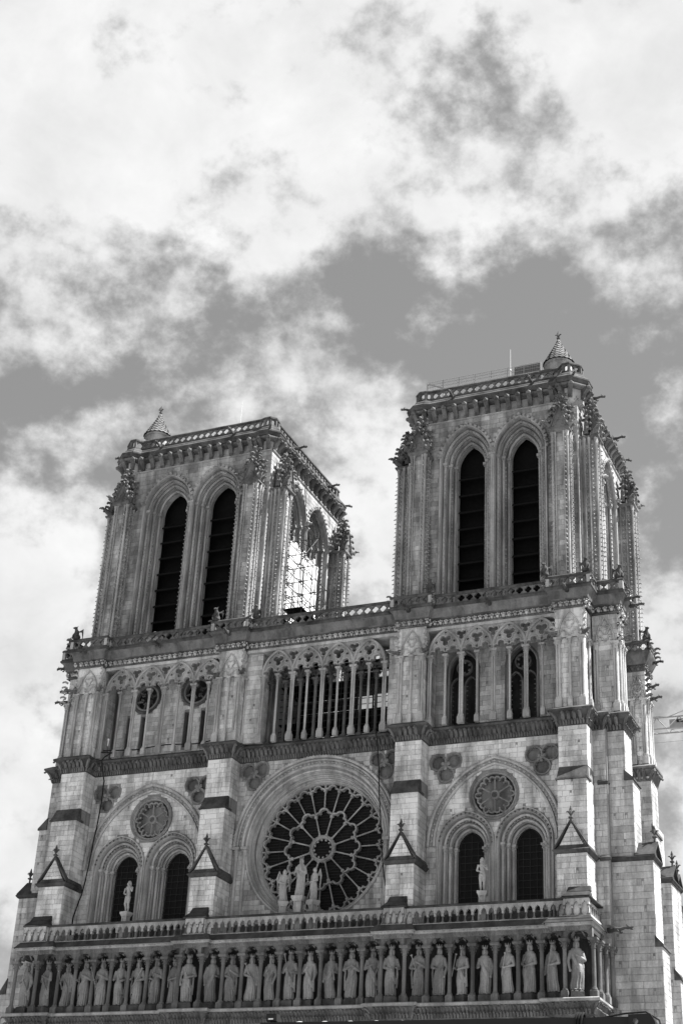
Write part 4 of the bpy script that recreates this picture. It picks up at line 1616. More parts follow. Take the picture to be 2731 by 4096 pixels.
# =================================================================== flank buttresses
def flank(x0, steps, yw, yb, gable_z, seed, sign=1, label=None, gallery=True, mat='ashlar_w', zlow=14.0, xin=None):
    """a tower side buttress: front face at yw, back at yb, outer edge stepping out downwards.
    steps: list of (z0, z1, x_outer)"""
    B = empty('flank_buttress', CA, label=label)
    core, fc = MB(), MB()
    for k, (z0, z1, xo) in enumerate(steps):
        zs0 = z0
        if k + 1 < len(steps):
            z0 = steps[k + 1][1]
        xa, xb = (x0, xo) if sign > 0 else (xo, x0)
        core.box(xa + .03, xb - .03, yw + .03, yb - .03, z0, z1)
        hs = []
        rr = random.Random(seed * 7 + k)
        z = z0 + .8
        while z < z1 - .3:
            if abs(xo - x0) > 1.2:
                hs.append((xa + rr.uniform(.25, .4), z))
                hs.append((xb - rr.uniform(.5, .75), z + rr.uniform(-.2, .2)))
            z += rr.uniform(1.3, 2.1)
        ashlar(fc, xa, xb, z0, z1, yw, seed + k, holes=hs, ch=.42, bw=1.3)
        if sign > 0:
            ashlar(fc, 0, yb - yw, z0, z1, 0, seed + 50 + k, T=TS(xb, yw), ch=.40, bw=1.0)
        else:
            ashlar(fc, -(yb - yw), 0, z0, z1, 0, seed + 60 + k, T=lambda p, A=xa: (A + p[1], yw - p[0], p[2]), ch=.4, bw=1.0)
        if k > 0:
            pz0, pz1, pxo = steps[k - 1]
            # sloping offset between this outer edge and the narrower stage above
            s = sign
            if abs(xo - pxo) > .02:
                lo = [(xo + .12 * s, yw - .1, z1 - .05), (xo + .12 * s, yb + .1, z1 - .05), (pxo - .1 * s, yb + .1, z1 - .05), (pxo - .1 * s, yw - .1, z1 - .05)]
                hi = [(xo + .1 * s, yw - .1, z1 + .08), (xo + .1 * s, yb + .1, z1 + .08), (pxo - .1 * s, yb + .1, pz0 + .06), (pxo - .1 * s, yw - .1, pz0 + .06)]
                cap1 = MB()
                cap1.hexa(lo, hi)
                cap1.obj('sloped_setoff', 'crust', B, smooth=False)
    core.obj('core', 'mortar', B, smooth=False)
    fc.obj('ashlar_facing', mat, B, smooth=False, kind='stuff')
    if gable_z:
        z, xi, xo = gable_z
        ym = (yw + yb) / 2
        gb = MB()
        s = sign
        za = z + (yb - yw) / 2 * 1.15
        xi2 = xi
        e = .16
        gb.run([(xi - 1.7 * s, yw), (xo, yw), (xo, yb)] if s > 0 else [(xo, yb), (xo, yw), (xi + 1.7, yw)], [(.0, z - .2), (.1, z - .14), (.2, z - .02), (.2, z + .06), (.02, z + .16)])
        # ridge runs outwards (along x): two slopes facing front and back
        for ya in (yw - e, yb + e):
            gb.hexa([(xi2, ya, z + .04), (xo + e * s, ya, z + .04), (xo + e * s, ym, za), (xi2, ym, za)],
                    [(xi2, ya, z + .16), (xo + e * s, ya, z + .16), (xo + e * s, ym, za + .14), (xi2, ym, za + .14)])
        gb.add([(xo - .04 * s, yw, z), (xo - .04 * s, yb, z), (xo - .04 * s, ym, za)], [(0, 1, 2)])
        gb.obj('gable_coping', 'black', B, smooth=False)
        f = inst(finial_src, B, (xo - .05 * s, ym, za + .05))
    return B

SF = flank(20.9, [(34.35, 37.2, 22.06), (28.85, 33.75, 22.5), (23.7, 28.55, 23.58), (14.0, 23.1, 23.9)], 1.62, 3.55, (28.6, 22.5, 23.58), 700, label='sunlit stepped side buttress of the south tower')
NF = flank(-20.0, [(34.35, 37.2, -22.06), (28.85, 33.55, -22.62), (22.6, 28.55, -23.55), (14.0, 21.6, -23.9)], 1.62, 3.55, (28.6, -22.62, -23.55), 720, sign=-1, label='stepped side buttress of the north tower against the sky')
# strip of wall between front buttress and side buttress
st = empty('corner_strip', CA)
mb = MB()
mb.box(20.0, 20.95, 1.25, 3.4, 14, 37.2)
mb.obj('core', 'mortar', st, smooth=False)
mb = MB()
ashlar(mb, 20.02, 20.85, 14, 37.2, 1.22, 740, bw=.8, ch=.4)
ashlar(mb, 0, .4, 14, 37.2, 0, 741, T=TS(20.87, 1.24), bw=.8, ch=.4)
mb.obj('ashlar_facing', 'ashlar_w', st, smooth=False, kind='stuff')
mb = MB()
mb.run([(20.3, 1.22), (20.87, 1.22), (20.87, 1.62)], [(0, 28.42), (.12, 28.5), (.18, 28.62), (.02, 28.76)])
mb.run([(20.3, 1.22), (20.87, 1.22), (20.87, 1.62)], [(0, 33.4), (.1, 33.46), (.14, 33.6), (.0, 33.72)])
mb.obj('string_course', 'crust', st, smooth=False)
gg = inst(ggs, st, (20.9, .9, 24.0), math.radians(78), (1.1, 1.6, 1.1))

# gallery storey of the side buttresses
for sign in (1, -1):
    Q = empty('gallery_pier', CA)
    xa, xb = (20.1, 21.85) if sign > 0 else (-21.85, -20.1)
    core = MB()
    core.box(xa, xb - .03 if sign > 0 else xb, 1.76, 3.3, 38.4, 45.65)
    core.obj('core', 'mortar', Q, smooth=False)
    fc = MB()
    ashlar(fc, xa, xb, 38.46, 45.6, 1.74, 760 + sign, holes=[((xa + xb) / 2 + .1, 41.6), ((xa + xb) / 2 + .4, 40.2), ((xa + xb) / 2 + .4, 39.1)], bw=.8)
    ashlar(fc, 0, 1.5, 38.46, 45.6, 0, 770 + sign, T=TS(xb, 1.76), bw=.8)
    fc.obj('ashlar_facing', 'ashlar', Q, smooth=False, kind='stuff')
    for x in ((20.32, 21.68) if sign > 0 else (-21.68, -20.4)):
        place('p2', pcol2, 'colonnette', 'carved', Q, (x, 1.62, 0))
    xo = 21.95 * sign
    for y in (1.9, 2.5, 3.1):
        place('p1', pcol, 'colonnette', 'carved', Q, (xo, y, 0), PI / 2)
    gf = MB()
    gablet_face(gf, 21.0 * sign, 1.35, 1.68)
    sd = MB()
    gablet_face(sd, .8, 1.3, 0)
    if sign > 0:
        gf.merge(sd, TS(xb + .04, 1.74))
    gf.obj('blind_gablet', 'carved', Q)
    ck = MB()
    crockets_up(ck, xo, 1.65, 43.6, 45.5, sign * .8, -.5, .42, .2)
    ck.obj('crocket_row', 'carved', Q, kind='stuff')
    for k, (zz, L) in enumerate(((43.7, 1.0), (44.6, .7))):
        g_ = inst(gg, Q, (xo, 1.75, zz), math.radians(80 * sign), (1.0, L, 1.0))

# rear tower buttress on the south flank (south-east corner) and the chapel buttresses beyond
RB = flank(18.6, [(34.0, 38.2, 21.35), (30.6, 33.4, 21.45), (24, 29.9, 22.4), (14, 23.3, 22.7)], 12.4, 14.3, (30.0, 21.3, 22.4), 780, label='rear side buttress of the south tower with tall colonnettes')
Q = empty('gallery_pier', CA)
mb = MB()
mb.box(18.6, 21.2, 12.55, 14.3, 38.2, 45.9)
mb.obj('core', 'mortar', Q, smooth=False)
fc = MB()
ashlar(fc, 18.6, 21.23, 38.4, 45.7, 12.5, 790, holes=[(20.7, 41.3), (20.75, 39.6)], bw=.9)
ashlar(fc, 0, 1.7, 38.4, 45.7, 0, 791, T=TS(21.23, 12.52), bw=.8)
fc.obj('ashlar_facing', 'ashlar', Q, smooth=False, kind='stuff')
for x in (20.2, 21.05):
    place('p2', pcol2, 'colonnette', 'carved', Q, (x, 12.4, 0))
for y in (12.7, 13.3, 13.9):
    place('p1', pcol, 'colonnette', 'carved', Q, (21.3, y, 0), PI / 2)
gf = MB()
gablet_face(gf, 20.62, 1.0, 12.46)
gf.obj('blind_gablet', 'carved', Q)
PR = [(18.0, 12.45), (21.25, 12.45), (21.25, 14.4)]
mb = MB()
mb.run(PR, [(0, 37.15), (.08, 37.2)])
mb.run(PR, [(.08, 37.2), (.04, 37.5), (.14, 37.75), (.4, 37.98)])
leaf_row(mb, PR, 37.2, 38.04, .06, .42, .36, .2, 13)
mb.run(PR, [(.42, 38.0), (.55, 38.05), (.55, 38.18), (.1, 38.45), (-.4, 38.46)])
mb.run(PR, [(.0, 45.66), (-.02, 46.16), (.12, 46.2)])
boss_row(mb, PR, 45.87, .03, .42, .15, 6)
mb.run(PR, [(.12, 46.2), (.24, 46.4), (.5, 46.85), (.55, 47.02), (.5, 47.14), (-1.6, 47.14)])
mb.obj('cornice', 'crust2', Q, kind='stuff')
balustrade_run(Q, shift(PR, .36), 47.14, .60, .60, .16)
mb = MB()
mb.run(shift(PR, .36), [(.12, 47.72), (.16, 47.86), (.08, 47.96), (-.14, 47.96), (-.14, 47.72)])
mb.obj('hand_rail', 'crust', Q, smooth=False)
for k, (zz, y, rz) in enumerate(((46.7, 13.6, 90), (44.3, 12.6, 60), (43.5, 12.8, 75))):
    inst(gg, Q, (21.5, y, zz), math.radians(rz), (1.0, 1.0, 1.0))
ck = MB()
crockets_up(ck, 21.3, 12.45, 43.6, 45.6, .8, -.5, .42, .22)
crockets_up(ck, 21.7, 12.2, 47.2, 48.0, .8, -.5, .35, .18)
crockets_up(ck, 21.7, 14.0, 47.2, 48.0, 1, 0, .35, .18)
ck.obj('crocket_row', 'crust2', Q, kind='stuff')
flank(17.5, [(33.0, 36.0, 20.1), (24, 31.6, 21.2), (14, 23.0, 21.6)], 20.0, 21.6, (31.6, 20.1, 21.2), 800, label='chapel buttress behind the south tower')
flank(17.5, [(33.0, 34.4, 19.2), (24, 30.4, 21.3), (14, 23.0, 21.7)], 27.0, 28.6, (30.4, 19.4, 21.3), 810, label='farther chapel buttress at the edge of the picture')
# flank walls and body of the church, closing the volumes
BD = empty('church_body', CA)
mb = MB()
mb.box(-20.0, 19.9, 3.2, 17.0, 0, 38.3)
mb.box(-19.9, -5.0, 4.2, 16.0, 38.3, 47.05)
mb.box(5.6, 19.9, 4.2, 16.0, 38.3, 47.05)
mb.box(-17.5, 18.2, 17.0, 60.0, 0, 30.0)
mb.obj('masonry_mass', 'ashlar_w', BD, smooth=False)
mb = MB()
for z in (20, 24, 28, 32, 36):
    ashlar(mb, 0, 9.0, z - 4, z, 0, 830 + z, T=TS(19.93, 3.4), bw=1.2, ch=.45)
mb.obj('ashlar_facing', 'ashlar_w', BD, smooth=False, kind='stuff')

# =================================================================== bell towers
def pier_parts():
    """one tower pier, front plane at y=0, centred on x=0, standing from z=47 to the gablet at 63"""
    out = {}
    w, zt = .54, 59.55
    sh = MB()
    core = MB()
    core.box(-w + .03, w - .03, .05, 2.0, 47.0, 60.2)
    out['pier_core'] = (core, 'mortar', False)
    ashlar(sh, -w, w, 47.1, zt, .02, 900, bw=.75, ch=.40)
    ashlar(sh, 0, 1.6, 47.1, zt, 0, 901, T=TS(w, .04), bw=.75, ch=.40)
    ashlar(sh, -1.6, 0, 47.1, zt, 0, 902, T=lambda p: (-w + p[1], .04 - p[0], p[2]), bw=.75, ch=.40)
    out['pier_facing'] = (sh, 'ashlar_t', False)
    cl_ = MB()
    for x, y, r in ((-w, .02, .10), (w, .02, .10), (-w + .22, -.03, .06), (w - .22, -.03, .06), (-w - .02, .5, .07), (w + .02, .5, .07), (-w - .02, .95, .07), (w + .02, .95, .07)):
        cl_.lathe(x, y, [(r * 1.7, 47.1), (r * 1.7, 47.9), (r * 1.1, 48.0), (r, 48.1), (r, zt - .05), (r * 1.3, zt), (r * 1.1, zt + .08), (r * 1.9, zt + .45)], 8)
    out['pier_colonnettes'] = (cl_, 'carved_t', True)
    ck = MB()
    for x, y, dx, dy in ((-w + .1, -.02, 0, -1), (w - .1, -.02, 0, -1), (-w - .04, .25, -1, 0), (w + .04, .25, 1, 0), (-w - .02, .72, -1, 0), (w + .02, .72, 1, 0)):
        crockets_up(ck, x, y, 48.15, zt - .15, dx, dy, .36, .105)
    out['crocket_strips'] = (ck, 'carved_t', True)
    cp = MB()
    cp.run([(-w, 1.4), (-w, 0), (w, 0), (w, 1.4)], [(.06, zt + .34), (.2, zt + .46), (.24, zt + .5), (.24, zt + .62), (-.3, zt + .7)])
    # gablet with trefoil niche
    z0 = zt + .62
    cp.plate([(-w - .12, z0), (w + .12, z0), (w + .12, z0 + .25), (0, z0 + 1.95), (-w - .12, z0 + .25)], [], -.12, .35)
    cp.bar2([(-w - .14, z0 + .2), (0, z0 + 2.0), (w + .14, z0 + .2)], .14, -.22, .3)
    cp.bar2(trefoil_arch(-w + .06, w - .06, z0 + .02, z0 + .85), .1, -.2, 0)
    cp.frust(-.3, .3, .1, .8, z0 + .9, -.05, .05, .4, .5, z0 + 3.0)
    out['gablet'] = (cp, 'crust2', False)
    fo = MB()
    def hook(x, y, z, dx, dy, k):
        fo.tube([(x, y, z - .05), (x + dx * .7 * k, y + dy * .7 * k, z + .45 * k), (x + dx * 1.5 * k, y + dy * 1.5 * k, z + .3 * k), (x + dx * 1.6 * k, y + dy * 1.6 * k, z - .05 * k)], [k * .42, k * .42, k * .4, k * .22], 5)
        fo.blob((x + dx * 1.5 * k, y + dy * 1.5 * k, z + .1 * k), k * .42, 1, .4)
    for k in range(4):
        t = k / 3.6
        for sx in (-1, 1):
            hook(sx * (w + .14) * (1 - t), -.1, z0 + .3 + 1.75 * t, sx * .8, -.45, .26)
    for zz, r0, k in ((z0 + 1.6, .24, .27), (z0 + 2.15, .18, .25), (z0 + 2.7, .12, .24)):
        for q in range(6):
            a_ = PI / 3 * q + zz
            hook(r0 * math.cos(a_), .42 + r0 * math.sin(a_), zz, math.cos(a_), math.sin(a_), k)
    for q in range(4):
        a_ = PI / 2 * q
        hook(.05 * math.cos(a_), .45 + .05 * math.sin(a_), z0 + 3.15, math.cos(a_), math.sin(a_), .24)
    for sx in (-1, 1):
        # beasts crouching at the corners of the gablet, tall leafy stems on its flanks
        fo.tube([(sx * w, .2, z0 + .15), (sx * (w + .25), -.1, z0 + .36), (sx * (w + .48), -.3, z0 + .55)], [.2, .2, .13], 6)
        fo.blob((sx * (w + .55), -.4, z0 + .6), (.16, .17, .14), 1, .4)
        fo.tube([(sx * (w + .58), -.5, z0 + .62), (sx * (w + .64), -.66, z0 + .56)], [.09, .05], 5)
        fo.tube([(sx * (w + .05), .7, z0 + .2), (sx * (w + .1), .68, z0 + 1.2), (sx * (w - .02), .62, z0 + 2.3)], [.2, .15, .06], 6)
        for zz in (.5, 1.0, 1.5, 2.0):
            for dx, dy in ((sx, -.3), (sx * .3, -1)):
                hook(sx * (w + .1), .66, z0 + zz, dx, dy, .22)
    fo.lathe(0, .45, [(.1, z0 + 2.2), (.08, z0 + 2.9), (.16, z0 + 3.05), (.07, z0 + 3.25), (.11, z0 + 3.45), (.03, z0 + 3.6)], 6)
    out['foliage_and_beasts'] = (fo, 'crust2', True)
    return out

PIER = pier_parts()
pier_src = {}

def corbel_mesh():
    mb = MB()
    w = .17
    prof = [(.0, 0), (-.06, .02), (-.12, .14), (-.14, .3), (-.22, .52), (-.36, .72), (-.5, .86), (-.58, .98), (-.62, 1.12), (-.54, 1.24), (0, 1.24)]
    L = [(-w, y, z) for y, z in prof]
    Rt = [(w, y, z) for y, z in prof]
    mb.grid([L, Rt])
    n = len(mb.v)
    mb.add(L, [tuple(range(len(L)))])
    mb.add(Rt, [tuple(range(len(Rt)))])
    mb.blob((0, -.60, 1.08), (.22, .17, .2), 1, .2)
    for sx in (-1, 1):
        mb.blob((sx * .08, -.14, .12), (.09, .08, .12), 0, .3)
    mb.blob((0, -.16, .5), (.12, .09, .1), 0, .3)
    mb.blob((0, -.12, .0), (.1, .08, .1), 0, .3)
    return mb
CORB = corbel_mesh()

def tower(label, cx, cy, H, up, dz, zs):
    T = empty('bell_tower', CA, (cx, cy, 0), label=label)
    D = 1.2                       # depth of the wall face behind the piers
    wy = -H + D                   # wall plane (local y)
    pc = H - 2.25                 # pier centre along the face
    ow = 1.06 if H < 8 else 1.2    # clear half width of an opening
    ou = ow + 1.03                # centre of the two openings
    rise = 1.86
    hwf = H - D                   # half width of the core
    R = Rr(ow, rise)
    hood = ow + 1.05
    face = {}
    # wall plate with two holes
    w = MB()
    oo = (hood - ow) * .80
    h1 = arch(-ou, zs, ow, R, oo, 12, 46.9)
    h2 = arch(ou, zs, ow, R, oo, 12, 46.9)
    outl = [(-hwf + .0, 46.9)] + h1 + h2 + [(hwf - .0, 46.9), (hwf - .0, 63.5 + dz), (-hwf + .0, 63.5 + dz)]
    w.plate(outl, [], wy + .03, wy + .5, back=False, sides=False)
    face['wall_backing'] = (w, 'mortar', False)
    fc = MB()
    def excl(x, z):
        for c0 in (-ou, ou):
            if z < zs:
                if abs(x - c0) < ow + oo + .03:
                    return True
            elif math.hypot(abs(x - c0) + R - ow, z - zs) < R + oo + .1:
                return True
        return False
    ashlar(fc, -hwf, hwf, 47.0, 63.1 + dz, wy, 950 + int(H * 10), excl=excl, ch=.40, bw=.9, holes=[(-3.4, 62.2), (3.6, 62.4)])
    face['wall_facing'] = (fc, 'ashlar_t', False)
    od = MB()
    pr = [(0, wy + 1.7)] + rolls(0, (hood - ow) * .82, wy + 1.3, wy + .06, 3, .115) + [((hood - ow) * .83, wy - .08), ((hood - ow) * .88, wy - .16), ((hood - ow) * .95, wy - .18), (hood - ow, wy - .1), ((hood - ow) * 1.03, wy + .03)]
    for c0 in (-ou, ou):
        arch_sweep(od, c0, 47.0, zs, ow, R, pr, 14)
    face['belfry_arch'] = (od, 'carved_t', True)
    # dogtooth and ball ornaments on the orders, leaf hooks on the hood and down the shafts
    ot = MB()
    for c0 in (-ou, ou):
        for o, y, st, s in (((hood - ow) * 1.04, wy - .14, .36, .17), ((hood - ow) * .62, wy + .20, .22, .075), ((hood - ow) * .30, wy + .6, .24, .07)):
            A = arch(c0, zs, ow, R, o, 50, zs)[1:-1]
            acc = 0
            for p, q in zip(A[:-1], A[1:]):
                acc += math.hypot(q[0] - p[0], q[1] - p[1])
                if acc > st:
                    acc = 0
                    ot.blob((q[0], y, q[1]), (s, s * .8, s), 1 if s > .1 else 0, .3)
        for o, y in (((hood - ow) * .61, wy + .22), ((hood - ow) * .25, wy + .7)):
            for sx in (-1, 1):
                z = 48.0
                while z < zs - .7:
                    ot.blob((c0 + sx * (ow + o), y, z), (.095, .095, .075), 0, .3)
                    z += .36
        ot.blob((c0, wy - .2, zs + 3.05), (.16, .14, .16), 1, .4)
    for c0 in (-2 * ou + .02, 0, 2 * ou - .02):
        ot.blob((c0, wy - .25, zs + .45), (.2, .26, .18), 1, .5)
        ot.blob((c0, wy - .48, zs + .38), (.12, .15, .1), 1, .4)
    face['ball_ornament'] = (ot, 'carved_t', True)
    cb = MB()
    for c0 in (-ou, ou):
        for sx in (-1, 1):
            for k in range(3):
                o = (hood - ow) * .82 * (k + 1) / 3 - .14
                y = wy + 1.3 + (.06 - 1.3) * k / 3 - .14
                x = c0 + sx * (ow + o)
                cb.lathe(x, y, [(.085, zs - .6), (.12, zs - .57), (.09, zs - .5), (.13, zs - .22), (.19, zs - .1)], 8, caps=False)
                cb.box(x - .21, x + .21, y - .21, y + .21, zs - .16, zs + .05)
                for q in range(4):
                    an = -PI / 2 + (q - 1.5) * .7
                    cb.blob((x + .15 * math.cos(an), y + .15 * math.sin(an), zs - .25), .06, 0)
    cb.lathe(0, wy - .02, [(.2, 47.0), (.2, 47.9), (.13, 48.05), (.12, zs - .55), (.16, zs - .52), (.13, zs - .45), (.24, zs - .1)], 10)
    cb.box(-.27, .27, wy - .28, wy + .2, zs - .1, zs + .06)
    face['capital_band'] = (cb, 'carved_t', True)
    sc_ = MB()
    sc_.run([(-hwf, wy), (hwf, wy)], [(0, 63.08 + dz), (.1, 63.12 + dz), (.12, 63.2 + dz), (.02, 63.28 + dz)])
    face['string_course'] = (sc_, 'carved_t', False)
    for nme, (mbx, mat, smo) in face.items():
        src = mbx.obj(nme, mat, T, smooth=smo, kind='stuff' if nme in ('wall_facing', 'ball_ornament') else None)
        for k in (1, 2, 3):
            inst(src, T, rotz=PI / 2 * k)
    # louvres
    lv = MB()
    lv.hexa([(-ow - .05, 0, 0), (ow + .05, 0, 0), (ow + .05, .9, .62), (-ow - .05, .9, .62)], [(-ow - .05, .0, .07), (ow + .05, 0, .07), (ow + .05, .9, .69), (-ow - .05, .9, .69)])
    nsc = 11
    for k in range(nsc):
        x = -ow + 2 * ow * (k + .5) / nsc
        lv.add([(x - ow / nsc, -.01, .02), (x + ow / nsc, -.01, .02), (x, -.01, -.12)], [(0, 1, 2)])
    key = 'louvre'
    zlv = [47.4 + 1.42 * j for j in range(9)]
    for k in range(4):
        for c0 in (-ou, ou):
            for z in zlv:
                a = PI / 2 * k
                lx, ly = c0, wy + 1.4
                place(key, lv, 'louvre_slat', 'wood', T, (lx * math.cos(a) - ly * math.sin(a), lx * math.sin(a) + ly * math.cos(a), z), a)
    fr_ = MB()
    q = hwf - 2.6
    fr_.box(-q, q, -q, q, 47.0, 62.5)
    fr_.obj('added_dark_core', 'wood', T, smooth=False)  # solid dark box added inside the tower so no sky shows through
    # piers
    for k in range(4):
        a = PI / 2 * k
        for sx in (-1, 1):
            lx, ly = sx * pc, -H
            for nme, (mbx, mat, smo) in PIER.items():
                po = place('pier' + nme, mbx, nme, mat, T, (lx * math.cos(a) - ly * math.sin(a), lx * math.sin(a) + ly * math.cos(a), 0), a)
                if nme in ('crocket_strips', 'foliage_and_beasts', 'pier_facing', 'pier_colonnettes'):
                    po['kind'] = 'stuff'
        # slender shafts in the corner between two piers
        cs = MB()
        for (x, y) in ((hwf - .05, -hwf - .05), (hwf - .45, -hwf - .02), (hwf + .02, -hwf + .45), (pc + .62, -hwf - .35), (pc + .62, -hwf - .7), (hwf + .35, -pc - .62), (hwf + .7, -pc - .62)):
            cs.lathe(x, y, [(.12, 47), (.12, 47.9), (.085, 48), (.08, 59.5), (.11, 59.55), (.1, 59.65), (.17, 60.1)], 8)
        cs.obj('corner_shafts', 'carved_t', T, rotz=a, kind='stuff')
    # corbels, cornice, parapet
    b0_ = hwf - 1.45
    nco = 12
    for k in range(4):
        a = PI / 2 * k
        for j in range(nco):
            lx, ly = -b0_ + 2 * b0_ * (j + .5) / nco, wy
            place('corbel', CORB, 'corbel', 'crust2', T, (lx * math.cos(a) - ly * math.sin(a), lx * math.sin(a) + ly * math.cos(a), 63.25 + dz), a, (1, 1, .86))
    # polygonal corner bastions: closed plan line, counter-clockwise seen from outside so that out is to the right
    def outline(f):
        e = f
        P = []
        def base_of(g_): return [(-(b0_), -f), (-(b0_) - .45, -f - g_), (-(b0_) - 1.0, -f - g_), (-f - g_, -(b0_) - 1.0), (-f - g_, -(b0_) - .45), (-f, -b0_)][::-1]
        for k in range(4):
            a = PI / 2 * k
            for x, y in base_of(.5 if (k == (0 if up[0] < 0 else 1)) else .16):
                P.append((x * math.cos(a) - y * math.sin(a), x * math.sin(a) + y * math.cos(a)))
        return P
    PO = outline(hwf - .2)
    mb = MB()
    mb.run(PO, [(-.6, 62.6 + dz), (.02, 63.0 + dz), (.02, 64.25 + dz)], closed=True)
    mb.obj('corbel_wall', 'ashlar_t', T, smooth=False)
    mb = MB()
    mb.run(PO, [(.02, 64.1 + dz), (.45, 64.2 + dz), (.5, 64.26 + dz), (.5, 64.36 + dz), (.3, 64.42 + dz)], closed=True)
    mb.obj('corbel_lintel', 'crust2', T, smooth=False)
    # brackets under the bastion corners
    for p, m in zip(PO, mitres(PO, True)):
        a = math.atan2(m[0], -m[1])
        place('corbel', CORB, 'corbel', 'crust2', T, (p[0], p[1], 63.25 + dz), a, (1, 1, .86))
    mb = MB()
    mb.run(PO, [(.3, 64.4 + dz), (.5, 64.44 + dz), (.56, 64.56 + dz), (.56, 64.66 + dz), (.62, 64.72 + dz), (.62, 64.84 + dz), (.35, 65.12 + dz), (.33, 65.2 + dz), (.04, 65.5 + dz), (.0, 65.66 + dz), (-.8, 65.66 + dz)], closed=True)
    mb.obj('cornice', 'crust', T, smooth=False)
    PQ_ = shift(PO, -.14, True)
    balustrade_run(T, PQ_, 65.66 + dz, .58, .58, .14, closed=True)
    mb = MB()
    mb.run(PQ_, [(.1, 66.22 + dz), (.15, 66.26 + dz), (.15, 66.38 + dz), (.06, 66.5 + dz), (-.13, 66.5 + dz), (-.13, 66.22 + dz), (.1, 66.22 + dz)], closed=True)
    mb.obj('hand_rail', 'crust', T, smooth=False)
    mb = MB()
    mb.box(-.1, .1, -.1, .1, 65.66, 66.24)
    for p in PQ_:
        place('tpost', mb, 'corner_post', 'crust2', T, (p[0], p[1], dz))
    rf = MB()
    rf.add([(p[0] * .95, p[1] * .95, 65.6 + dz) for p in PO], [tuple(range(len(PO)))])
    rf.obj('roof', 'crust', T, smooth=False)
    g0 = gargoyle(1.0, 3)
    for k in range(4):
        a = PI / 2 * k
        for lx in (-b0_ * .62, b0_ * .62):
            ly = -hwf - .15
            place('tgarg', g0, 'gargoyle', 'crust', T, (lx * math.cos(a) - ly * math.sin(a), lx * math.sin(a) + ly * math.cos(a), 65.15 + dz), a)
        lx, ly = -hwf + .05, -hwf + .45
        place('tgarg', g0, 'gargoyle', 'crust', T, (lx * math.cos(a) - ly * math.sin(a), lx * math.sin(a) + ly * math.cos(a), 64.95 + dz), a - PI / 3)
    # stair turret
    tx, ty = up
    tu = MB()
    tu.lathe(tx, ty, [(1.0, 65.3 + dz), (1.0, 67.35 + dz), (1.1, 67.4 + dz), (1.14, 67.5 + dz), (1.04, 67.6 + dz)], 16)
    tu.obj('stair_turret', 'ashlar_t', T, ang=50)
    tl = MB()
    nr = 9
    for j in range(nr):
        t0, t1 = j / nr, (j + 1.25) / nr
        def rr_(t): return 1.12 * max(0, 1 - t) ** 1.12 + .05
        z0, z1 = 67.55 + dz + 2.3 * t0, 67.55 + dz + 2.3 * t1
        m = max(8, int(16 * (1 - t0)) + 4)
        for i in range(m):
            a0, a1 = 2 * PI * (i + .5 * (j % 2)) / m, 2 * PI * (i + 1 + .5 * (j % 2)) / m
            r0, r1 = rr_(t0) + .05, rr_(min(1, t1)) + .01
            am = (a0 + a1) / 2
            tl.add([(tx + r0 * math.cos(a0), ty + r0 * math.sin(a0), z0 + .06), (tx + (r0 + .02) * math.cos(am), ty + (r0 + .02) * math.sin(am), z0 - .03), (tx + r0 * math.cos(a1), ty + r0 * math.sin(a1), z0 + .06), (tx + r1 * math.cos(a1), ty + r1 * math.sin(a1), z1), (tx + r1 * math.cos(a0), ty + r1 * math.sin(a0), z1)], [(0, 1, 2, 3, 4)])
    tl.lathe(tx, ty, [(1.1, 67.5 + dz), (.04, 69.86 + dz)], 12)
    tl.obj('tiled_cone', 'tile', T, smooth=False)
    fo = finial(1.0).obj('finial', 'crust', T)
    fo.location = (tx, ty, 69.7 + dz)
    return T

H_N, H_S = 8.12, 7.72
NTX, STX = -12.45, 13.0
TN = tower('north bell tower, farther from the sun, with scaffold on its sunlit side', NTX, .4 + H_N, H_N, (-H_N + 3.0, -H_N + 2.9), .42, 59.9)
TSo = tower('south bell tower, taller in the picture, with railing on its roof', STX, .4 + H_S, H_S, (H_S - 2.95, -H_S + 2.75), .1, 59.72)


# =================================================================== statues
def fuse(mb, voxel, name, mat='statue'):
    """weld overlapping volumes of a figure into one continuous skin"""
    me = bpy.data.meshes.new(name + '_raw')
    me.from_pydata(mb.v, [], mb.f)
    o = bpy.data.objects.new(name + '_raw', me)
    sc.collection.objects.link(o)
    md = o.modifiers.new('r', 'REMESH')
    md.mode = 'VOXEL'
    md.voxel_size = voxel
    md.use_smooth_shade = True
    dg = bpy.context.evaluated_depsgraph_get()
    dg.update()
    new = bpy.data.meshes.new_from_object(o.evaluated_get(dg))
    new.name = name
    bpy.data.objects.remove(o)
    bpy.data.meshes.remove(me)
    new.polygons.foreach_set('use_smooth', [True] * len(new.polygons))
    new.materials.clear()
    new.materials.append(M[mat])
    return new

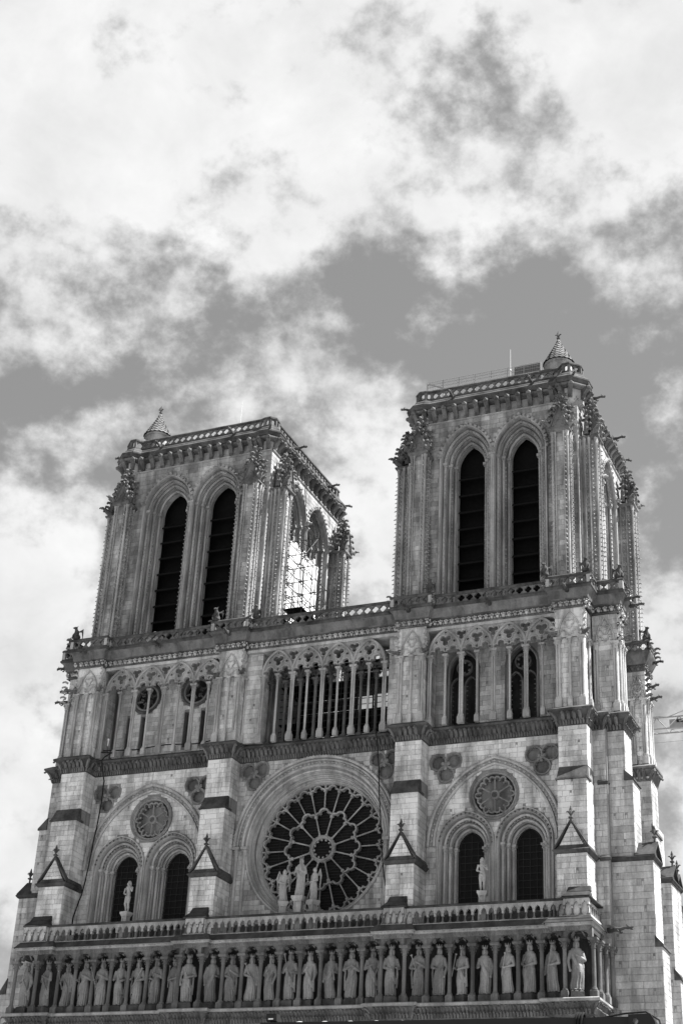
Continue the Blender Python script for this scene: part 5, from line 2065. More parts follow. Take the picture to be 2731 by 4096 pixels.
def robe(mb, lev, seed, folds=13, amp=.13, n=72):
    r = random.Random(seed)
    ph = [r.uniform(0, 6.28) for _ in range(4)]
    rows = []
    m = 40
    for j in range(m + 1):
        t = j / m
        z = lev[0][0] + (lev[-1][0] - lev[0][0]) * t
        for a, b in zip(lev[:-1], lev[1:]):
            if a[0] <= z <= b[0] + 1e-6:
                q = (z - a[0]) / (b[0] - a[0])
                q = q * q * (3 - 2 * q)
                rx, ry, ox, oy = [a[k] + (b[k] - a[k]) * q for k in (1, 2, 3, 4)]
                break
        low = max(0, 1 - t * 1.25)
        row = []
        for i in range(n):
            an = 2 * PI * i / n
            f = amp * (low + .12) * (abs(math.sin(folds * an / 2 + ph[0] + .7 * math.sin(3 * t + ph[1]))) - .5) * 2
            f += amp * .8 * math.sin(3 * an + 9 * t + ph[2]) * math.sin(PI * t) * .6
            row.append((ox + rx * (1 + f) * math.cos(an), oy + ry * (1 + f) * math.sin(an), z))
        rows.append(row)
    k0 = len(mb.v)
    mb.grid(rows, cu=True)
    mb.f.append(tuple(k0 + i for i in reversed(range(n))))
    k1 = k0 + m * n
    mb.f.append(tuple(k1 + i for i in range(n)))

def head(mb, c, s, beard=True, hair=True, turn=0.0):
    cx, cy, cz = c
    def P(x, y, z):
        return (cx + (x * math.cos(turn) - y * math.sin(turn)) * s, cy + (x * math.sin(turn) + y * math.cos(turn)) * s, cz + z * s)
    def B(p, r):
        mb.blob(P(*p), tuple(k * s for k in r), 2)
    B((0, 0, 0), (.125, .15, .19))
    B((0, -.06, -.1), (.09, .1, .1))
    B((0, -.155, -.02), (.028, .04, .055))
    for sx in (-1, 1):
        B((sx * .05, -.125, .045), (.035, .03, .02))
        B((sx * .125, 0, -.01), (.03, .04, .06))
        if hair:
            B((sx * .12, .06, -.1), (.07, .09, .2))
    if hair:
        B((0, .07, .02), (.14, .13, .2))
    if beard:
        B((0, -.11, -.18), (.08, .07, .13))
        B((0, -.135, -.095), (.065, .035, .03))
    mb.tube([P(0, .02, -.12), P(0, .02, -.36)], [.085 * s, .1 * s], 10)

def hand(mb, p, d, s=1.0):
    """palm, four fingers curled and a thumb; p wrist, d pointing direction"""
    p, d = Vector(p), Vector(d).normalized()
    side = d.cross(Vector((0, -1, .3))).normalized()
    up = side.cross(d)
    mb.blob(tuple(p + d * .06 * s), (.065 * s, .065 * s, .06 * s), 2)
    for k in range(4):
        b = p + d * .1 * s + side * (k - 1.5) * .032 * s
        L = (.075, .09, .085, .065)[k] * s
        mb.tube([tuple(b), tuple(b + d * L * .6 - up * .01), tuple(b + d * L - up * .035 * s)], [.021 * s, .02 * s, .016 * s], 6)
    b = p + d * .04 * s - side * .06 * s
    mb.tube([tuple(b), tuple(b + d * .05 * s - side * .03 * s), tuple(b + d * .09 * s - side * .02 * s)], [.024 * s, .022 * s, .017 * s], 6)

def arm(mb, sh, el, wr, r=(.13, .105, .06)):
    mb.tube([sh, tuple((Vector(sh) + Vector(el)) / 2), el], [r[0], (r[0] + r[1]) / 2, r[1]], 10)
    mb.blob(el, r[1] * 1.02, 2)
    mb.tube([el, tuple((Vector(el) + Vector(wr)) / 2), wr], [r[1], (r[1] + r[2]) / 2, r[2]], 10)
    hand(mb, wr, Vector(wr) - Vector(el))

def swag(mb, pts, r):
    mb.tube(pts, [r * .6] + [r] * (len(pts) - 2) + [r * .5], 6)

def figure(seed, pose, beard=True, sway=.04, slim=1.0):
    r = random.Random(seed)
    mb = MB()
    s = slim
    lev = [(.06, .33 * s, .25, 0, .0), (.25, .34 * s, .26, 0, 0), (.9, .31 * s, .26, sway, -.02), (1.35, .31 * s, .23, sway, -.02), (1.62, .27 * s, .2, sway * .6, 0), (1.95, .31 * s, .22, 0, 0), (2.22, .35 * s, .21, 0, .02), (2.38, .26 * s, .17, 0, .02), (2.44, .12, .12, 0, .02)]
    robe(mb, lev, seed)
    head(mb, (0, -.01, 2.70), 1.0, beard, True, r.uniform(-.35, .35))
    for sx in (-1, 1):
        mb.blob((sx * .14, -.2, .06), (.08, .17, .06), 2)
    # mantle edges and drapery folds
    k = r.choice((-1, 1))
    for j in range(4):
        o = j * .09
        swag(mb, [(k * .28, -.12, 2.2 - o), (k * .1, -.25, 1.75 - o), (-k * .15, -.27, 1.35 - o * 1.2), (-k * .3, -.12, 1.0 - o)], .05)
    for j in range(3):
        swag(mb, [(-k * (.32 + .02 * j), -.1 + .05 * j, 1.95), (-k * (.36 + .02 * j), -.1, 1.3), (-k * (.34 + .03 * j), -.08 + .05 * j, .5)], .05)
    L_, R_ = pose
    arm(mb, (-.30, 0, 2.22), L_[0], L_[1])
    arm(mb, (.30, 0, 2.22), R_[0], R_[1])
    return mb

CH = ((.46, -.06, 1.72), (.06, -.34, 1.92))       # hand on chest
WA = ((.47, -.04, 1.70), (.08, -.36, 1.55))       # hand at the waist
DN = ((.48, .0, 1.68), (.42, -.22, 1.18))         # arm lowered
FW = ((.46, .02, 1.68), (.34, -.40, 1.62))        # holding forward
def mir(p):
    return tuple((-q[0], q[1], q[2]) for q in p)
POSES = [(mir(CH), DN), (mir(FW), CH), (mir(DN), WA), (mir(CH), WA), (mir(WA), FW), (mir(FW), DN), (mir(WA), WA), (mir(DN), CH), (mir(FW), WA)]
POSES = POSES + [(mir(CH), CH), (mir(DN), FW), (mir(WA), DN), (mir(CH), FW), (mir(WA), CH)]
KM = [fuse(figure(20 + 3 * i, p, i % 4 != 2, (.07 if i % 2 else -.06), .92 + .05 * (i % 4)), .024, 'king_statue') for i, p in enumerate(POSES)]

crown = MB()
crown.lathe(0, 0, [(.15, 0), (.165, .02), (.165, .09), (.15, .1), (.135, .08), (.135, .0)], 14, caps=False)
for k in range(7):
    a = 2 * PI * k / 7
    crown.tube([(.15 * math.cos(a), .15 * math.sin(a), .06), (.175 * math.cos(a), .175 * math.sin(a), .2)], [.045, .02], 5)
    crown.blob((.18 * math.cos(a), .18 * math.sin(a), .21), .03, 0)
scep = MB()
scep.tube([(0, 0, -.55), (0, 0, .75)], [.028, .03], 7)
scep.blob((0, 0, .8), (.06, .06, .08), 1)
for k in range(4):
    scep.blob((.06 * math.cos(k * PI / 2), .06 * math.sin(k * PI / 2), .82), .035, 0)
plinth = MB()
plinth.frust(-.42, .42, -.36, .3, 0, -.38, .38, -.34, .3, .44)
plinth.frust(-.38, .38, -.34, .3, .44, -.30, .30, -.28, .25, .52)

def thing_mesh(name, me, label, cat, loc, rz=0.0, sc_=1.0, group=None, flip=False):
    o = bpy.data.objects.new(name, me)
    sc.collection.objects.link(o)
    o.location = loc
    o.rotation_euler = (0, 0, rz)
    o.scale = (-sc_ if flip else sc_, sc_, sc_)
    o['label'] = label
    o['category'] = cat
    if group:
        o['group'] = group
    return o

KX = [-19.85, -18.17, -16.76, -15.33, -13.97, -12.5, -11.15, -9.77, -8.38, -7.1, -5.5, -4.05, -2.6, -1.2, .2, 1.58, 3.1, 4.5, 5.95, 7.36, 9.05, 10.43, 11.96, 13.42, 14.9, 16.27, 17.74, 19.3]
ORD = ['first', 'second', 'third', 'fourth', 'fifth', 'sixth', 'seventh', 'eighth', 'ninth', 'tenth', 'eleventh', 'twelfth', 'thirteenth', 'fourteenth']
rk = random.Random(3)
csrc = ssrc = plsrc = None
order = [0, 9, 5, 12, 1, 8, 4, 13, 6, 2, 10, 3, 11, 7, 12, 0, 5, 9, 1, 4, 13, 2, 8, 10, 6, 3, 11, 7]
for i, x in enumerate(KX):
    n = i if i < 14 else 27 - i
    side_ = 'left' if i < 14 else 'right'
    pier = any(a - .3 < x < b + .3 for a, b in BX)
    y = -1.22 if pier else -.86
    flip = (i % 5) in (1, 3)
    k = rk.uniform(.98, 1.06)
    lab = f'crowned robed stone king in the gallery, {ORD[n]} from the {side_} end'
    o = thing_mesh('king_statue', KM[order[i]], lab, 'statue', (x, y, 20.0), rk.uniform(-.4, .4), k, 'statues of kings in the gallery', flip)
    if csrc is None:
        csrc = crown.obj('crown', 'statue', o)
        csrc.location = (0, -.01, 2.80)
        plsrc = plinth.obj('plinth', 'crust', o, smooth=False)
        plsrc.location = (0, 0, -.5)
    else:
        inst(csrc, o, (0, -.01, 2.80))
        inst(plsrc, o, (0, 0, -.5))
    pose = POSES[order[i]]
    if pose[0][1][1] < -.3 and i % 2 == 0:
        h = pose[0][1]
        if ssrc is None:
            ssrc = scep.obj('sceptre', 'statue', o)
        else:
            ssrc2 = inst(ssrc, o)
        q = ssrc if o.children[-1] == ssrc else o.children[-1]
        q.location = (h[0] + .04, h[1] - .1, h[2] + .02)
        q.rotation_euler = (rk.uniform(-.15, .1), rk.uniform(-.5, .3), 0)

# Virgin with two angels in front of the rose; Adam and Eve
def pedestal(z0, z1, w=.3):
    mb = MB()
    h = z1 - z0
    mb.box(-w, w, -w, w, z0, z0 + h * .55)
    for x in (-w * .7, w * .7):
        for y in (-w * .7, w * .7):
            mb.lathe(x, y, [(.06, z0 + h * .55), (.05, z0 + h * .6), (.05, z0 + h * .8), (.09, z0 + h * .88)], 6)
    mb.box(-w * .6, w * .6, -w * .6, w * .6, z0 + h * .55, z0 + h * .86)
    mb.frust(-w * .95, w * .95, -w * .95, w * .95, z0 + h * .86, -w * 1.3, w * 1.3, -w * 1.3, w * 1.3, z0 + h * .94)
    mb.box(-w * 1.3, w * 1.3, -w * 1.3, w * 1.3, z0 + h * .94, z1)
    return mb
vm = figure(71, (mir(FW), CH), False, .07)
vm.blob((.12, -.34, 2.0), (.12, .11, .2), 2)
vm.blob((.12, -.38, 2.27), (.08, .09, .1), 2)
V = thing_mesh('crowned_woman_statue', fuse(vm, .026, 'crowned_woman_statue', 'statue_pale'), 'crowned stone woman holding a child before the rose window, between two angels', 'statue', (.33, -.5, 26.8), 0, .90)
inst(csrc, V, (0, -.01, 2.8))
p_ = pedestal(-2.73, 0, .36).obj('pedestal', 'statue_pale', V, smooth=False)

def wing(mb, sx):
    P = []
    for j in range(6):
        t = j / 5
        mb.tube([(sx * .2, .16, 2.15), (sx * (.46 + .12 * t), .26, 2.75 - .12 * j), (sx * (.62 - .02 * j), .28, 2.1 - .22 * j), (sx * (.50 - .05 * j), .26, 1.5 - .1 * j)], [.05, .085, .08, .02], 6, sq=(1, .5))
for sx, x in ((-1, -.85), (1, 1.36)):
    am = figure(80 + sx, (mir(FW), WA) if sx > 0 else (mir(WA), FW), False, .05 * sx)
    wing(am, -1)
    wing(am, 1)
    o = thing_mesh('angel_statue', fuse(am, .03, 'angel_statue', 'statue_pale'), 'winged stone angel holding a candle, ' + ('left' if sx < 0 else 'right') + ' of the crowned woman by the rose', 'statue', (x, -.5, 26.5), -.5 * sx, .76, 'angels beside the crowned woman')
    pedestal(-3.15, 0, .34).obj('pedestal', 'statue_pale', o, smooth=False)
    cn = MB()
    cn.tube([(-sx * .38, -.42, 1.3), (-sx * .38, -.45, 2.3)], [.05, .035], 7)
    cn.lathe(-sx * .38, -.45, [(.09, 1.75), (.12, 1.85), (.05, 1.9)], 8)
    cn.obj('candle', 'statue', o)

def nude(seed, female):
    mb = MB()
    hip = .19 if female else .165
    sh = .27 if female else .33
    for sx in (-1, 1):
        kn = (sx * .12, -.05 if sx > 0 else -.12, .62)
        mb.tube([(sx * .1, 0, 1.18), (sx * .115, -.03, .9), kn], [.155, .14, .095], 10)
        mb.tube([kn, (sx * .115, .02, .36), (sx * .11, .02, .08)], [.095, .095, .055], 10)
        mb.blob((sx * .12, -.07, .04), (.06, .15, .045), 2)
    mb.lathe(0, 0, [(.05, 1.02), (hip + .03, 1.12), (hip + .02, 1.25), (.165 if female else .175, 1.45), (.19, 1.66), (sh - .05, 1.84), (sh - .1, 1.95), (.09, 2.03)], 16, sy=.72)
    head(mb, (0, -.02, 2.22), .92, not female, True, .3)
    arm(mb, (-sh, 0, 1.86), (-sh - .1, -.02, 1.46), (-.1, -.24, 1.32), (.085, .07, .045))
    if female:
        arm(mb, (sh, 0, 1.86), (sh + .08, -.08, 1.5), (.08, -.26, 1.72), (.08, .065, .045))
    else:
        arm(mb, (sh, 0, 1.86), (sh + .1, -.12, 1.55), (.14, -.24, 2.02), (.09, .07, .045))
    for j in range(3):
        swag(mb, [(-.15, -.14, 1.2 - j * .05), (0, -.2, 1.14 - j * .06), (.15, -.12, 1.05 - j * .08)], .05)
    return mb
for nm, fem, x, z, h, lab in (('adam_statue', False, -12.88, 26.4, .92, 'nude stone man standing before the twin windows of the north tower'), ('eve_statue', True, 13.1, 26.45, .92, 'nude stone woman standing before the twin windows of the south tower')):
    o = thing_mesh('nude_statue', fuse(nude(5, fem), .024, 'nude_statue', 'statue_pale'), lab, 'statue', (x, -.5, z), .2 if fem else -.2, h)
    pedestal(-2.24, 0, .27).obj('pedestal', 'statue_pale', o, smooth=False)

# chimeras sitting on the balustrade
def chimera(seed):
    r = random.Random(seed)
    mb = MB()
    mb.blob((0, .05, .25), (.24, .28, .26), 2, .1)
    mb.tube([(0, .0, .25), (0, -.08, .6), (0, -.14, .85)], [.22, .19, .13], 10)
    mb.blob((0, -.22, .95), (.13, .18, .13), 2, .1)
    mb.tube([(0, -.3, .95), (0, -.48, .88)], [.085, .05], 8)
    for sx in (-1, 1):
        mb.tube([(sx * .07, -.15, 1.02), (sx * .13, -.08, 1.2)], [.05, .015], 5)
        mb.tube([(sx * .16, -.05, .7), (sx * .26, -.2, .42), (sx * .16, -.34, .1)], [.09, .07, .06], 8)
        mb.blob((sx * .2, -.1, .12), (.1, .22, .12), 2)
        w = r.uniform(.8, 1.1)
        for j in range(3):
            mb.tube([(sx * .14, .1, .7), (sx * .3 * w, .28, .95 - .12 * j), (sx * .26, .4, .35 - .08 * j)], [.06, .08, .03], 6)
    mb.tube([(0, .25, .15), (0, .45, .1), (.1, .5, .3)], [.07, .05, .03], 6)
    return mb
CM = [fuse(chimera(k), .03, 'chimera_statue') for k in range(3)]
for me in CM:
    me.materials.clear()
    me.materials.append(M['crust'])
for k, (x, y, z, rz, lab) in enumerate([
        (-20.3, -.42, 47.96, -20, 'stone beast on the balustrade at the outer corner of the north tower'),
        (-21.9, 1.3, 47.96, -70, 'stone beast on the lowest corner beside the north tower against the sky'),
        (-8.0, -.42, 47.96, -10, 'stone beast on the balustrade below the right opening of the north tower'),
        (-4.9, -.02, 47.96, 20, 'stone beast on the balustrade at the foot of the white sheet'),
        (9.0, -.3, 47.96, 10, 'stone beast on the balustrade at the inner corner of the south tower'),
        (17.5, -.42, 47.96, -15, 'hunched stone beast on the balustrade right of the belfry openings of the south tower'),
        (20.3, -.42, 47.96, 25, 'stone beast on the balustrade corner in front of the south tower sunlit pier'),
        (22.15, 1.35, 47.96, 45, 'stone beast on the stepped back balustrade corner of the south tower'),
        (21.5, 12.15, 47.96, 50, 'stone bird-like beast on the far low balustrade behind the south tower')]):
    thing_mesh('chimera_statue', CM[k % 3], lab, 'statue', (x, y, z), math.radians(rz), .95, 'stone beasts on the balustrade')

# =================================================================== scaffold, sheet, cables
def tubes_obj(parent, name, segs, r, mat, n=6):
    for a, b in segs:
        mb = MB()
        mb.tube([a, b], r, n)
        mb.obj(name, mat, parent)

SCF = empty('tower_scaffold', None, (-3.6, 5, 47.1), label='light tube scaffold with platform on the sunlit side of the north tower', category='scaffold')
def rel(p, o=(-3.6, 5, 47.1)):
    return (p[0] - o[0], p[1] - o[1], p[2] - o[2])
xs, ys = (-4.25, -2.85), (3.35, 5.5, 7.7)
segs = []
for x in xs:
    for y in ys:
        top = 58.2 if x < -4 else (57.6 if y < 7 else 54.5)
        segs.append((rel((x, y, 47.2)), rel((x, y, top))))
tubes_obj(SCF, 'standard', segs, .04, 'steel_d')
segs = []
for z in (50.0, 50.5, 51.0, 52.2, 53.4, 54.6, 55.8, 57.0):
    for x in xs:
        segs.append((rel((x, 3.2, z)), rel((x, 7.9 if z < 54 or x < -4 else 5.6, z))))
    for y in ys[:2] + (ys[2:] if z < 54 else ()):
        segs.append((rel((-4.35, y, z + .05)), rel((-2.75, y, z + .05))))
tubes_obj(SCF, 'ledger', segs, .033, 'steel_d')
segs = [(rel((-2.85, 3.35, 50)), rel((-2.85, 5.5, 52.2))), (rel((-2.85, 5.5, 52.2)), rel((-2.85, 3.35, 54.6))), (rel((-2.85, 3.35, 54.6)), rel((-2.85, 5.5, 57))),
        (rel((-2.85, 5.5, 50)), rel((-2.85, 7.7, 52.2))), (rel((-2.85, 7.7, 52.2)), rel((-2.85, 5.5, 54.6))), (rel((-4.25, 3.35, 52.2)), rel((-2.85, 3.35, 50.0))), (rel((-2.85, 3.35, 54.6)), rel((-4.25, 3.35, 52.2))), (rel((-4.25, 3.35, 57)), rel((-2.85, 3.35, 54.6)))]
tubes_obj(SCF, 'diagonal_brace', segs, .03, 'steel_d')
for (x0, x1, y0, y1, z) in ((-4.4, -2.75, 3.2, 7.8, 50.0),):
    w = (x1 - x0) / 5
    for k in range(5):
        mb = MB()
        mb.box(x0 + w * k + .01, x0 + w * (k + 1) - .01, y0, y1, z, z + .05)
        o = mb.obj('platform_plank', 'wood', SCF, smooth=False)
        o.location = rel((0, 0, 0))
SH = MB()
rs = random.Random(5)
rows = []
ny, nz = 26, 18
for j in range(nz + 1):
    row = []
    for i in range(ny + 1):
        y = 3.35 + 6.2 * i / ny
        top = 56.6 + .25 * math.sin(i * .9) - (.35 if i % 7 == 3 else 0) + .2 * i / ny
        z = 49.6 + (top - 49.6) * j / nz
        row.append((-4.62 + .05 * math.sin(i * .8 + j * .25) + .03 * math.sin(j * 1.1 + i * .3), y, z))
    rows.append(row)
SH.grid(rows)
rows2 = [[(p[0] - .012, p[1], p[2]) for p in r] for r in rows]
SH.grid(rows2)
so_ = SH.obj('protective_sheet', 'sheet', smooth=True, ang=80)
so_['label'] = 'white protective sheet hung across the openings of the north tower sunlit side'
so_['category'] = 'sheet'
# hoist ropes
for k, (dy, lab) in enumerate(((0, 'nearer'), (.28, 'farther'))):
    mb = MB()
    mb.tube([(-3.95, 4.7 + dy, 64.4), (-3.95, 4.85 + dy, 58), (-3.9, 5.3 + dy, 50.1)], .035, 6)
    o = mb.obj('hoist_rope', 'rubber')
    o['label'] = lab + ' dark rope hanging down the scaffold from the north tower cornice'
    o['category'] = 'rope'
    o['group'] = 'hoist ropes'

def cable(pts, r, label):
    mb = MB()
    # smooth the path a little
    P = []
    for a, b in zip(pts[:-1], pts[1:]):
        for t in (0, .25, .5, .75):
            P.append(tuple(a[k] + (b[k] - a[k]) * t + (rnd.uniform(-.02, .02) if k < 2 else 0) for k in range(3)))
    P.append(pts[-1])
    mb.tube(P, r, 7)
    o = mb.obj('electric_cable', 'rubber')
    o['label'] = label
    o['category'] = 'cable'
    return o
cable([(-17.2, .35, 38.75), (-16.25, .3, 38.6), (-16.5, -.1, 38.2), (-16.7, -.2, 37.9), (-16.72, .5, 36.5), (-16.95, .85, 35.0), (-17.1, .85, 33.1), (-17.35, .85, 30.3), (-17.6, .8, 28.2), (-17.95, .6, 26.5), (-17.95, .6, 25.3)], .05, 'black cable hanging down the wall beside the outermost north buttress')
cable([(5.1, .2, 38.5), (5.15, -.1, 38.25), (5.2, .2, 37.4), (5.25, .5, 35.7), (5.42, .6, 32.8), (5.62, .6, 30.5), (5.9, .4, 28.6), (6.15, .3, 27.4)], .042, 'thin black cable hanging across the right edge of the rose window')
cable([(-17.3, .75, 39.0), (-14.5, .8, 38.85), (-12.0, .78, 39.0), (-9.5, .8, 38.85), (-7.6, .75, 39.0)], .045, 'black cable strung behind the gallery columns of the north tower')
lp = MB()
lp.blob((0, 0, .12), .09, 2)
lp.lathe(0, 0, [(.05, -.4), (.05, .0), (.08, .04)], 8)
lo = lp.obj('work_lamp', 'lens', loc=(-16.95, .75, 39.75))
lo['label'] = 'small white globe lamp behind the gallery columns at the north tower corner'
lo['category'] = 'lamp'
# pale crate on the walkway of the north tower
bx = MB()
bx.box(-.55, .5, -.35, .35, 0, .62)
bx.hexa([(-.55, -.35, .62), (.5, -.35, .62), (.5, .35, .62), (-.55, .35, .62)], [(-.45, -.25, .78), (.1, -.25, .9), (.1, .25, .9), (-.45, .25, .78)])
for k in range(3):
    bx.box(-.57 + k * .5, -.50 + k * .5, -.37, -.35, 0, .62)
o = bx.obj('tool_crate', 'sheet', smooth=False, loc=(-13.9, .75, 47.35))
o['label'] = 'white crate peeking over the balustrade under the left belfry opening'
o['category'] = 'crate'

# work scaffold with boards behind the open gallery
WS = empty('nave_scaffold', None, (0, 7, 38.4), label='dark boarded scaffold seen through the open gallery between the towers', category='scaffold')
def rel2(p):
    return (p[0], p[1] - 7, p[2] - 38.4)
for i in range(9):
    x = -5.2 + i * 1.3
    tubes_obj(WS, 'standard', [(rel2((x, 5.2, 38.4)), rel2((x, 5.2, 47.2 if i > 3 else 49.5))), (rel2((x, 8.4, 38.4)), rel2((x, 8.4, 49.0)))], .035, 'steel_d')
for z in [39.4 + 1.0 * k for k in range(9)]:
    tubes_obj(WS, 'ledger', [(rel2((-5.4, 5.2, z)), rel2((5.4, 5.2, z))), (rel2((-5.4, 5.2, z + .45)), rel2((5.4, 5.2, z + .45)))], .028, 'steel_d')
rs = random.Random(12)
bsrc_ = None
for i in range(8):
    for j in range(11):
        x0, z0 = -5.2 + 1.3 * i, 38.4 + j
        gap = False
        if 4 <= i and j in (5, 6):
            gap = rs.random() < .62
        elif i in (5, 6, 7) and j == 7:
            gap = rs.random() < .5
        elif i in (2, 3) and 4 <= j <= 8:
            gap = rs.random() < .18
        if i > 4 and j > 8:
            gap = True
        if gap:
            continue
        mb = MB()
        mb.box(.01, 1.29, 0, .06, .01, .97)
        if bsrc_ is None:
            bsrc_ = mb.obj('board_panel', 'wood', WS, smooth=False)
            bsrc_.location = rel2((x0, 8.5, z0))
        else:
            inst(bsrc_, WS, rel2((x0, 8.5, z0)))
for k in range(7):
    x = -4.5 + k * 1.5
    tubes_obj(WS, 'diagonal_brace', [(rel2((x, 5.25, 39.4)), rel2((x + 1.3, 5.25, 42.4))), (rel2((x + 1.3, 5.25, 42.4)), rel2((x, 5.25, 45.4)))], .025, 'steel_d')
for z in (41.35, 44.35):
    for k in range(4):
        mb = MB()
        mb.box(-5.4, 5.4, 5.3 + .75 * k, 6.0 + .75 * k, z, z + .06)
        o = mb.obj('platform_plank', 'wood', WS, smooth=False)
        o.location = rel2((0, 0, 0))

# =================================================================== things on the roofs
RF = empty('roof_railing', None, (11.5, 3.2, 65.3), label='pale wire mesh railing on the roof of the south tower', category='railing')
ro = (11.5, 3.2, 65.3)
for k in range(8):
    x = 7.0 + 9.3 * k / 7
    mb = MB()
    mb.tube([(x - ro[0], 0, 0), (x - ro[0], 0, 3.0)], .035, 6)
    mb.obj('post', 'paint', RF)
for z in (1.9, 2.2, 2.5, 2.75, 3.0):
    mb = MB()
    mb.tube([(7.0 - ro[0], 0, z), (16.3 - ro[0], 0, z + .02)], .02 if z < 3 else .03, 5)
    mb.obj('rail', 'paint', RF)
mb = MB()
for k in range(64):
    x = 7.0 + 9.3 * (k + .5) / 64 - ro[0]
    mb.box(x - .008, x + .008, -.008, .008, 1.0, 3.0)
mb.obj('wire_mesh', 'paint', RF, kind='stuff')
mb = MB()
mb.box(14.2 - ro[0], 16.3 - ro[0], .03, .07, 1.6, 2.95)
mb.obj('mesh_screen', 'steel', RF, smooth=False)
mb = MB()
mb.tube([(7.0 - ro[0], 0, 2.9), (8.6 - ro[0], .0, 2.1)], .06, 6)
mb.obj('slanting_stay', 'paint', RF)
for x, y, z0, z1, lab, sx in ((13.95, 3.0, 65.2, 69.85, 'thin white lightning rod on the roof of the south tower', 1), (-10.6, 5.0, 65.2, 71.2, 'thin white lightning rod on the roof of the north tower', -1)):
    R0 = empty('lightning_rod', None, (x, y, z0), label=lab, category='rod', group='lightning rods')
    mb = MB()
    mb.tube([(0, 0, 0), (0, 0, z1 - z0)], [.026, .014], 6)
    mb.obj('rod', 'sheet', R0)
    mb = MB()
    mb.lathe(0, 0, [(.12, 0), (.12, .1), (.05, .2)], 8)
    mb.blob((0, 0, (z1 - z0) * .58), .09, 1)
    mb.obj('clamp', 'sheet', R0)

# =================================================================== crane
CR = empty('tower_crane', None, (44, 60, 0), label='pale lattice tower crane whose jib shows at the right edge', category='crane')
def relc(p):
    return (p[0] - 44, p[1] - 60, p[2])
JB, JT = 58.60, 60.10
x0, x1 = 6.0, 60.0
for nme, y, z, r in (('bottom_chord', 59.3, JB, .10), ('bottom_chord', 60.7, JB, .10), ('top_chord', 60.0, JT, .09)):
    mb = MB()
    mb.tube([relc((x0, y, z)), relc((x1, y, z))], r, 4)
    mb.obj(nme, 'paint', CR, smooth=False)
x = 9.55
k = 0
while x < 46:
    for y in (59.3, 60.7):
        mb = MB()
        mb.tube([relc((x, 60, JT)), relc((x + 1.18, y, JB))], .045, 5)
        mb.obj('lattice_bar', 'paint', CR)
        mb = MB()
        mb.tube([relc((x + 2.36, 60, JT)), relc((x + 1.18, y, JB))], .045, 5)
        mb.obj('lattice_bar', 'paint', CR)
    mb = MB()
    mb.tube([relc((x + 1.18, 59.3, JB)), relc((x + 2.36, 60.7, JB))], .03, 4)
    mb.obj('lattice_bar', 'paint', CR)
    x += 2.36
mb = MB()
mb.box(13.25 - 44, 19.0 - 44, -.05, .05, JB + .1, JB + 1.22)
mb.obj('sign_board', 'paint', CR, smooth=False)
mb = MB()
mb.box(14.02 - 44, 17.4 - 44, -.12, -.06, 59.42, 59.72)
sb = mb.obj('sign_plate', 'signblack', CR, smooth=False)
cu = bpy.data.curves.new('sign_text', 'FONT')
cu.body = 'UPERIO'
cu.size = .30
cu.extrude = .005
cu.space_character = 1.05
tob = bpy.data.objects.new('sign_text', cu)
sc.collection.objects.link(tob)
dg = bpy.context.evaluated_depsgraph_get()
dg.update()
tme = bpy.data.meshes.new_from_object(tob.evaluated_get(dg))
bpy.data.objects.remove(tob)
tme.materials.clear()
tme.materials.append(M['signwhite'])
to = bpy.data.objects.new('sign_lettering', tme)
sc.collection.objects.link(to)
to.parent = sb
to.location = (14.28 - 44, -.135, 59.47)
to.rotation_euler = (PI / 2, 0, 0)
mb = MB()
mb.tube([relc((13.0, 60, JT)), relc((44, 60, 70))], .05, 5)
mb.obj('pendant_bar', 'paint', CR)
mb = MB()
mb.tube([relc((x0, 59.8, 57.3)), relc((x1, 59.8, 57.3))], .015, 4)
mb.obj('trolley_rope', 'steel', CR)
mb = MB()
for sx in (-.9, .9):
    for sy in (-.9, .9):
        mb.box(sx - .09, sx + .09, sy - .09, sy + .09, 0, 70)
mb.obj('mast', 'paint', CR, smooth=False)
mb = MB()
z = 1.0
while z < 69:
    for (a, b) in (((-.9, -.9), (.9, -.9)), ((.9, .9), (-.9, .9))):
        mb.tube([(a[0], a[1], z), (b[0], b[1], z + 1.6)], .05, 4)
    z += 1.6
mb.obj('mast_bracing', 'paint', CR, kind='stuff')
# jib heads and trolley near the church
mb = MB()
mb.hexa([(10.9 - 44, -.12, JT - .08), (13.0 - 44, -.12, JT - .02), (13.0 - 44, .12, JT - .02), (10.9 - 44, .12, JT - .08)], [(11.6 - 44, -.12, JT + .16), (12.2 - 44, -.12, JT + .16), (12.2 - 44, .12, JT + .16), (11.6 - 44, .12, JT + .16)])
mb.obj('jib_plate', 'paint', CR, smooth=False)

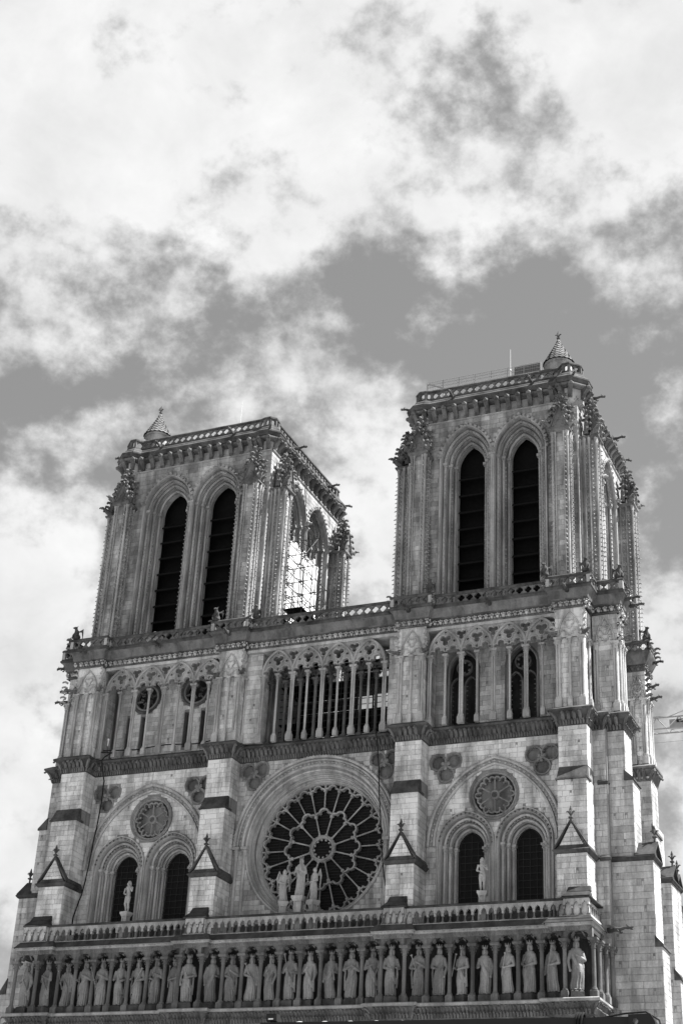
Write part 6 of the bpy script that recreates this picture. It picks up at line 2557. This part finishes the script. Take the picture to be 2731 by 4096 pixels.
# =================================================================== lighting gantry in the foreground
GN = empty('lighting_gantry', None, (32, -60, 0), label='black lighting beam across the lower right edge in front of the church', category='lighting beam')
def relg(p):
    return (p[0] - 32, p[1] + 60, p[2])
mb = MB()
mb.hexa([relg((28.05, -60.12, 7.38)), relg((36.45, -60.12, 7.34)), relg((36.45, -59.9, 7.34)), relg((28.05, -59.9, 7.38))], [relg((27.95, -60.12, 7.69)), relg((36.45, -60.12, 7.63)), relg((36.45, -59.9, 7.63)), relg((27.95, -59.9, 7.69))])
mb.obj('beam', 'blackpaint', GN, smooth=False)
mb = MB()
mb.plate([(4.40, 7.3), (5.0, 7.3), (4.95, 7.52), (4.86, 7.67), (4.40, 7.66)], [circ(4.55, 7.52, .06, 10)], -.2, .02)
mb.obj('end_bracket', 'blackpaint', GN, smooth=False)
for k in range(12):
    x = 28.9 + k * .62
    mb = MB()
    mb.lathe(x - 32, -.02, [(.07, 7.66 - .0065 * k), (.08, 7.69 - .0065 * k), (.04, 7.705 - .0065 * k)], 8, sx=1.4)
    mb.obj('lamp_lens', 'lens', GN)
mb = MB()
for k in range(3):
    cx0 = 35.28 + k * .06 - 32
    mb.tube([(cx0 + .02 * math.sin(a * PI / 8), -.01 + .16 * math.cos(a * PI / 8), 7.55 + .19 * math.sin(a * PI / 8)) for a in range(17)], .028, 6)
mb.obj('coiled_cable', 'rubber', GN, kind='stuff')
mb = MB()
mb.tube([(3.75, -.05, 7.62), (4.3, -.08, 7.70), (4.75, -.1, 7.72), (5.02, -.1, 7.55), (5.1, -.1, 7.2)], .02, 6)
mb.obj('loose_cable', 'rubber', GN)
for x in (29.5, 35.6):
    mb = MB()
    mb.box(x - 32.06, x - 31.94, .0, .12, 0, 7.4)
    mb.obj('leg', 'blackpaint', GN, smooth=False)
FLD = empty('floodlight', None, (28.22, -60.0, 7.69), label='small black floodlight box standing on the left end of the lighting beam', category='floodlight')
mb = MB()
mb.box(-.13, .13, -.1, .1, .03, .19)
mb.box(-.11, .11, -.125, -.1, .05, .17)
mb.obj('housing', 'blackpaint', FLD, smooth=False)
mb = MB()
mb.box(-.05, .06, -.03, .03, 0, .03)
mb.obj('bracket', 'blackpaint', FLD, smooth=False)
mb = MB()
mb.box(-.06, .06, -.135, -.125, .055, .085)
mb.obj('rating_plate', 'lens', FLD, smooth=False)
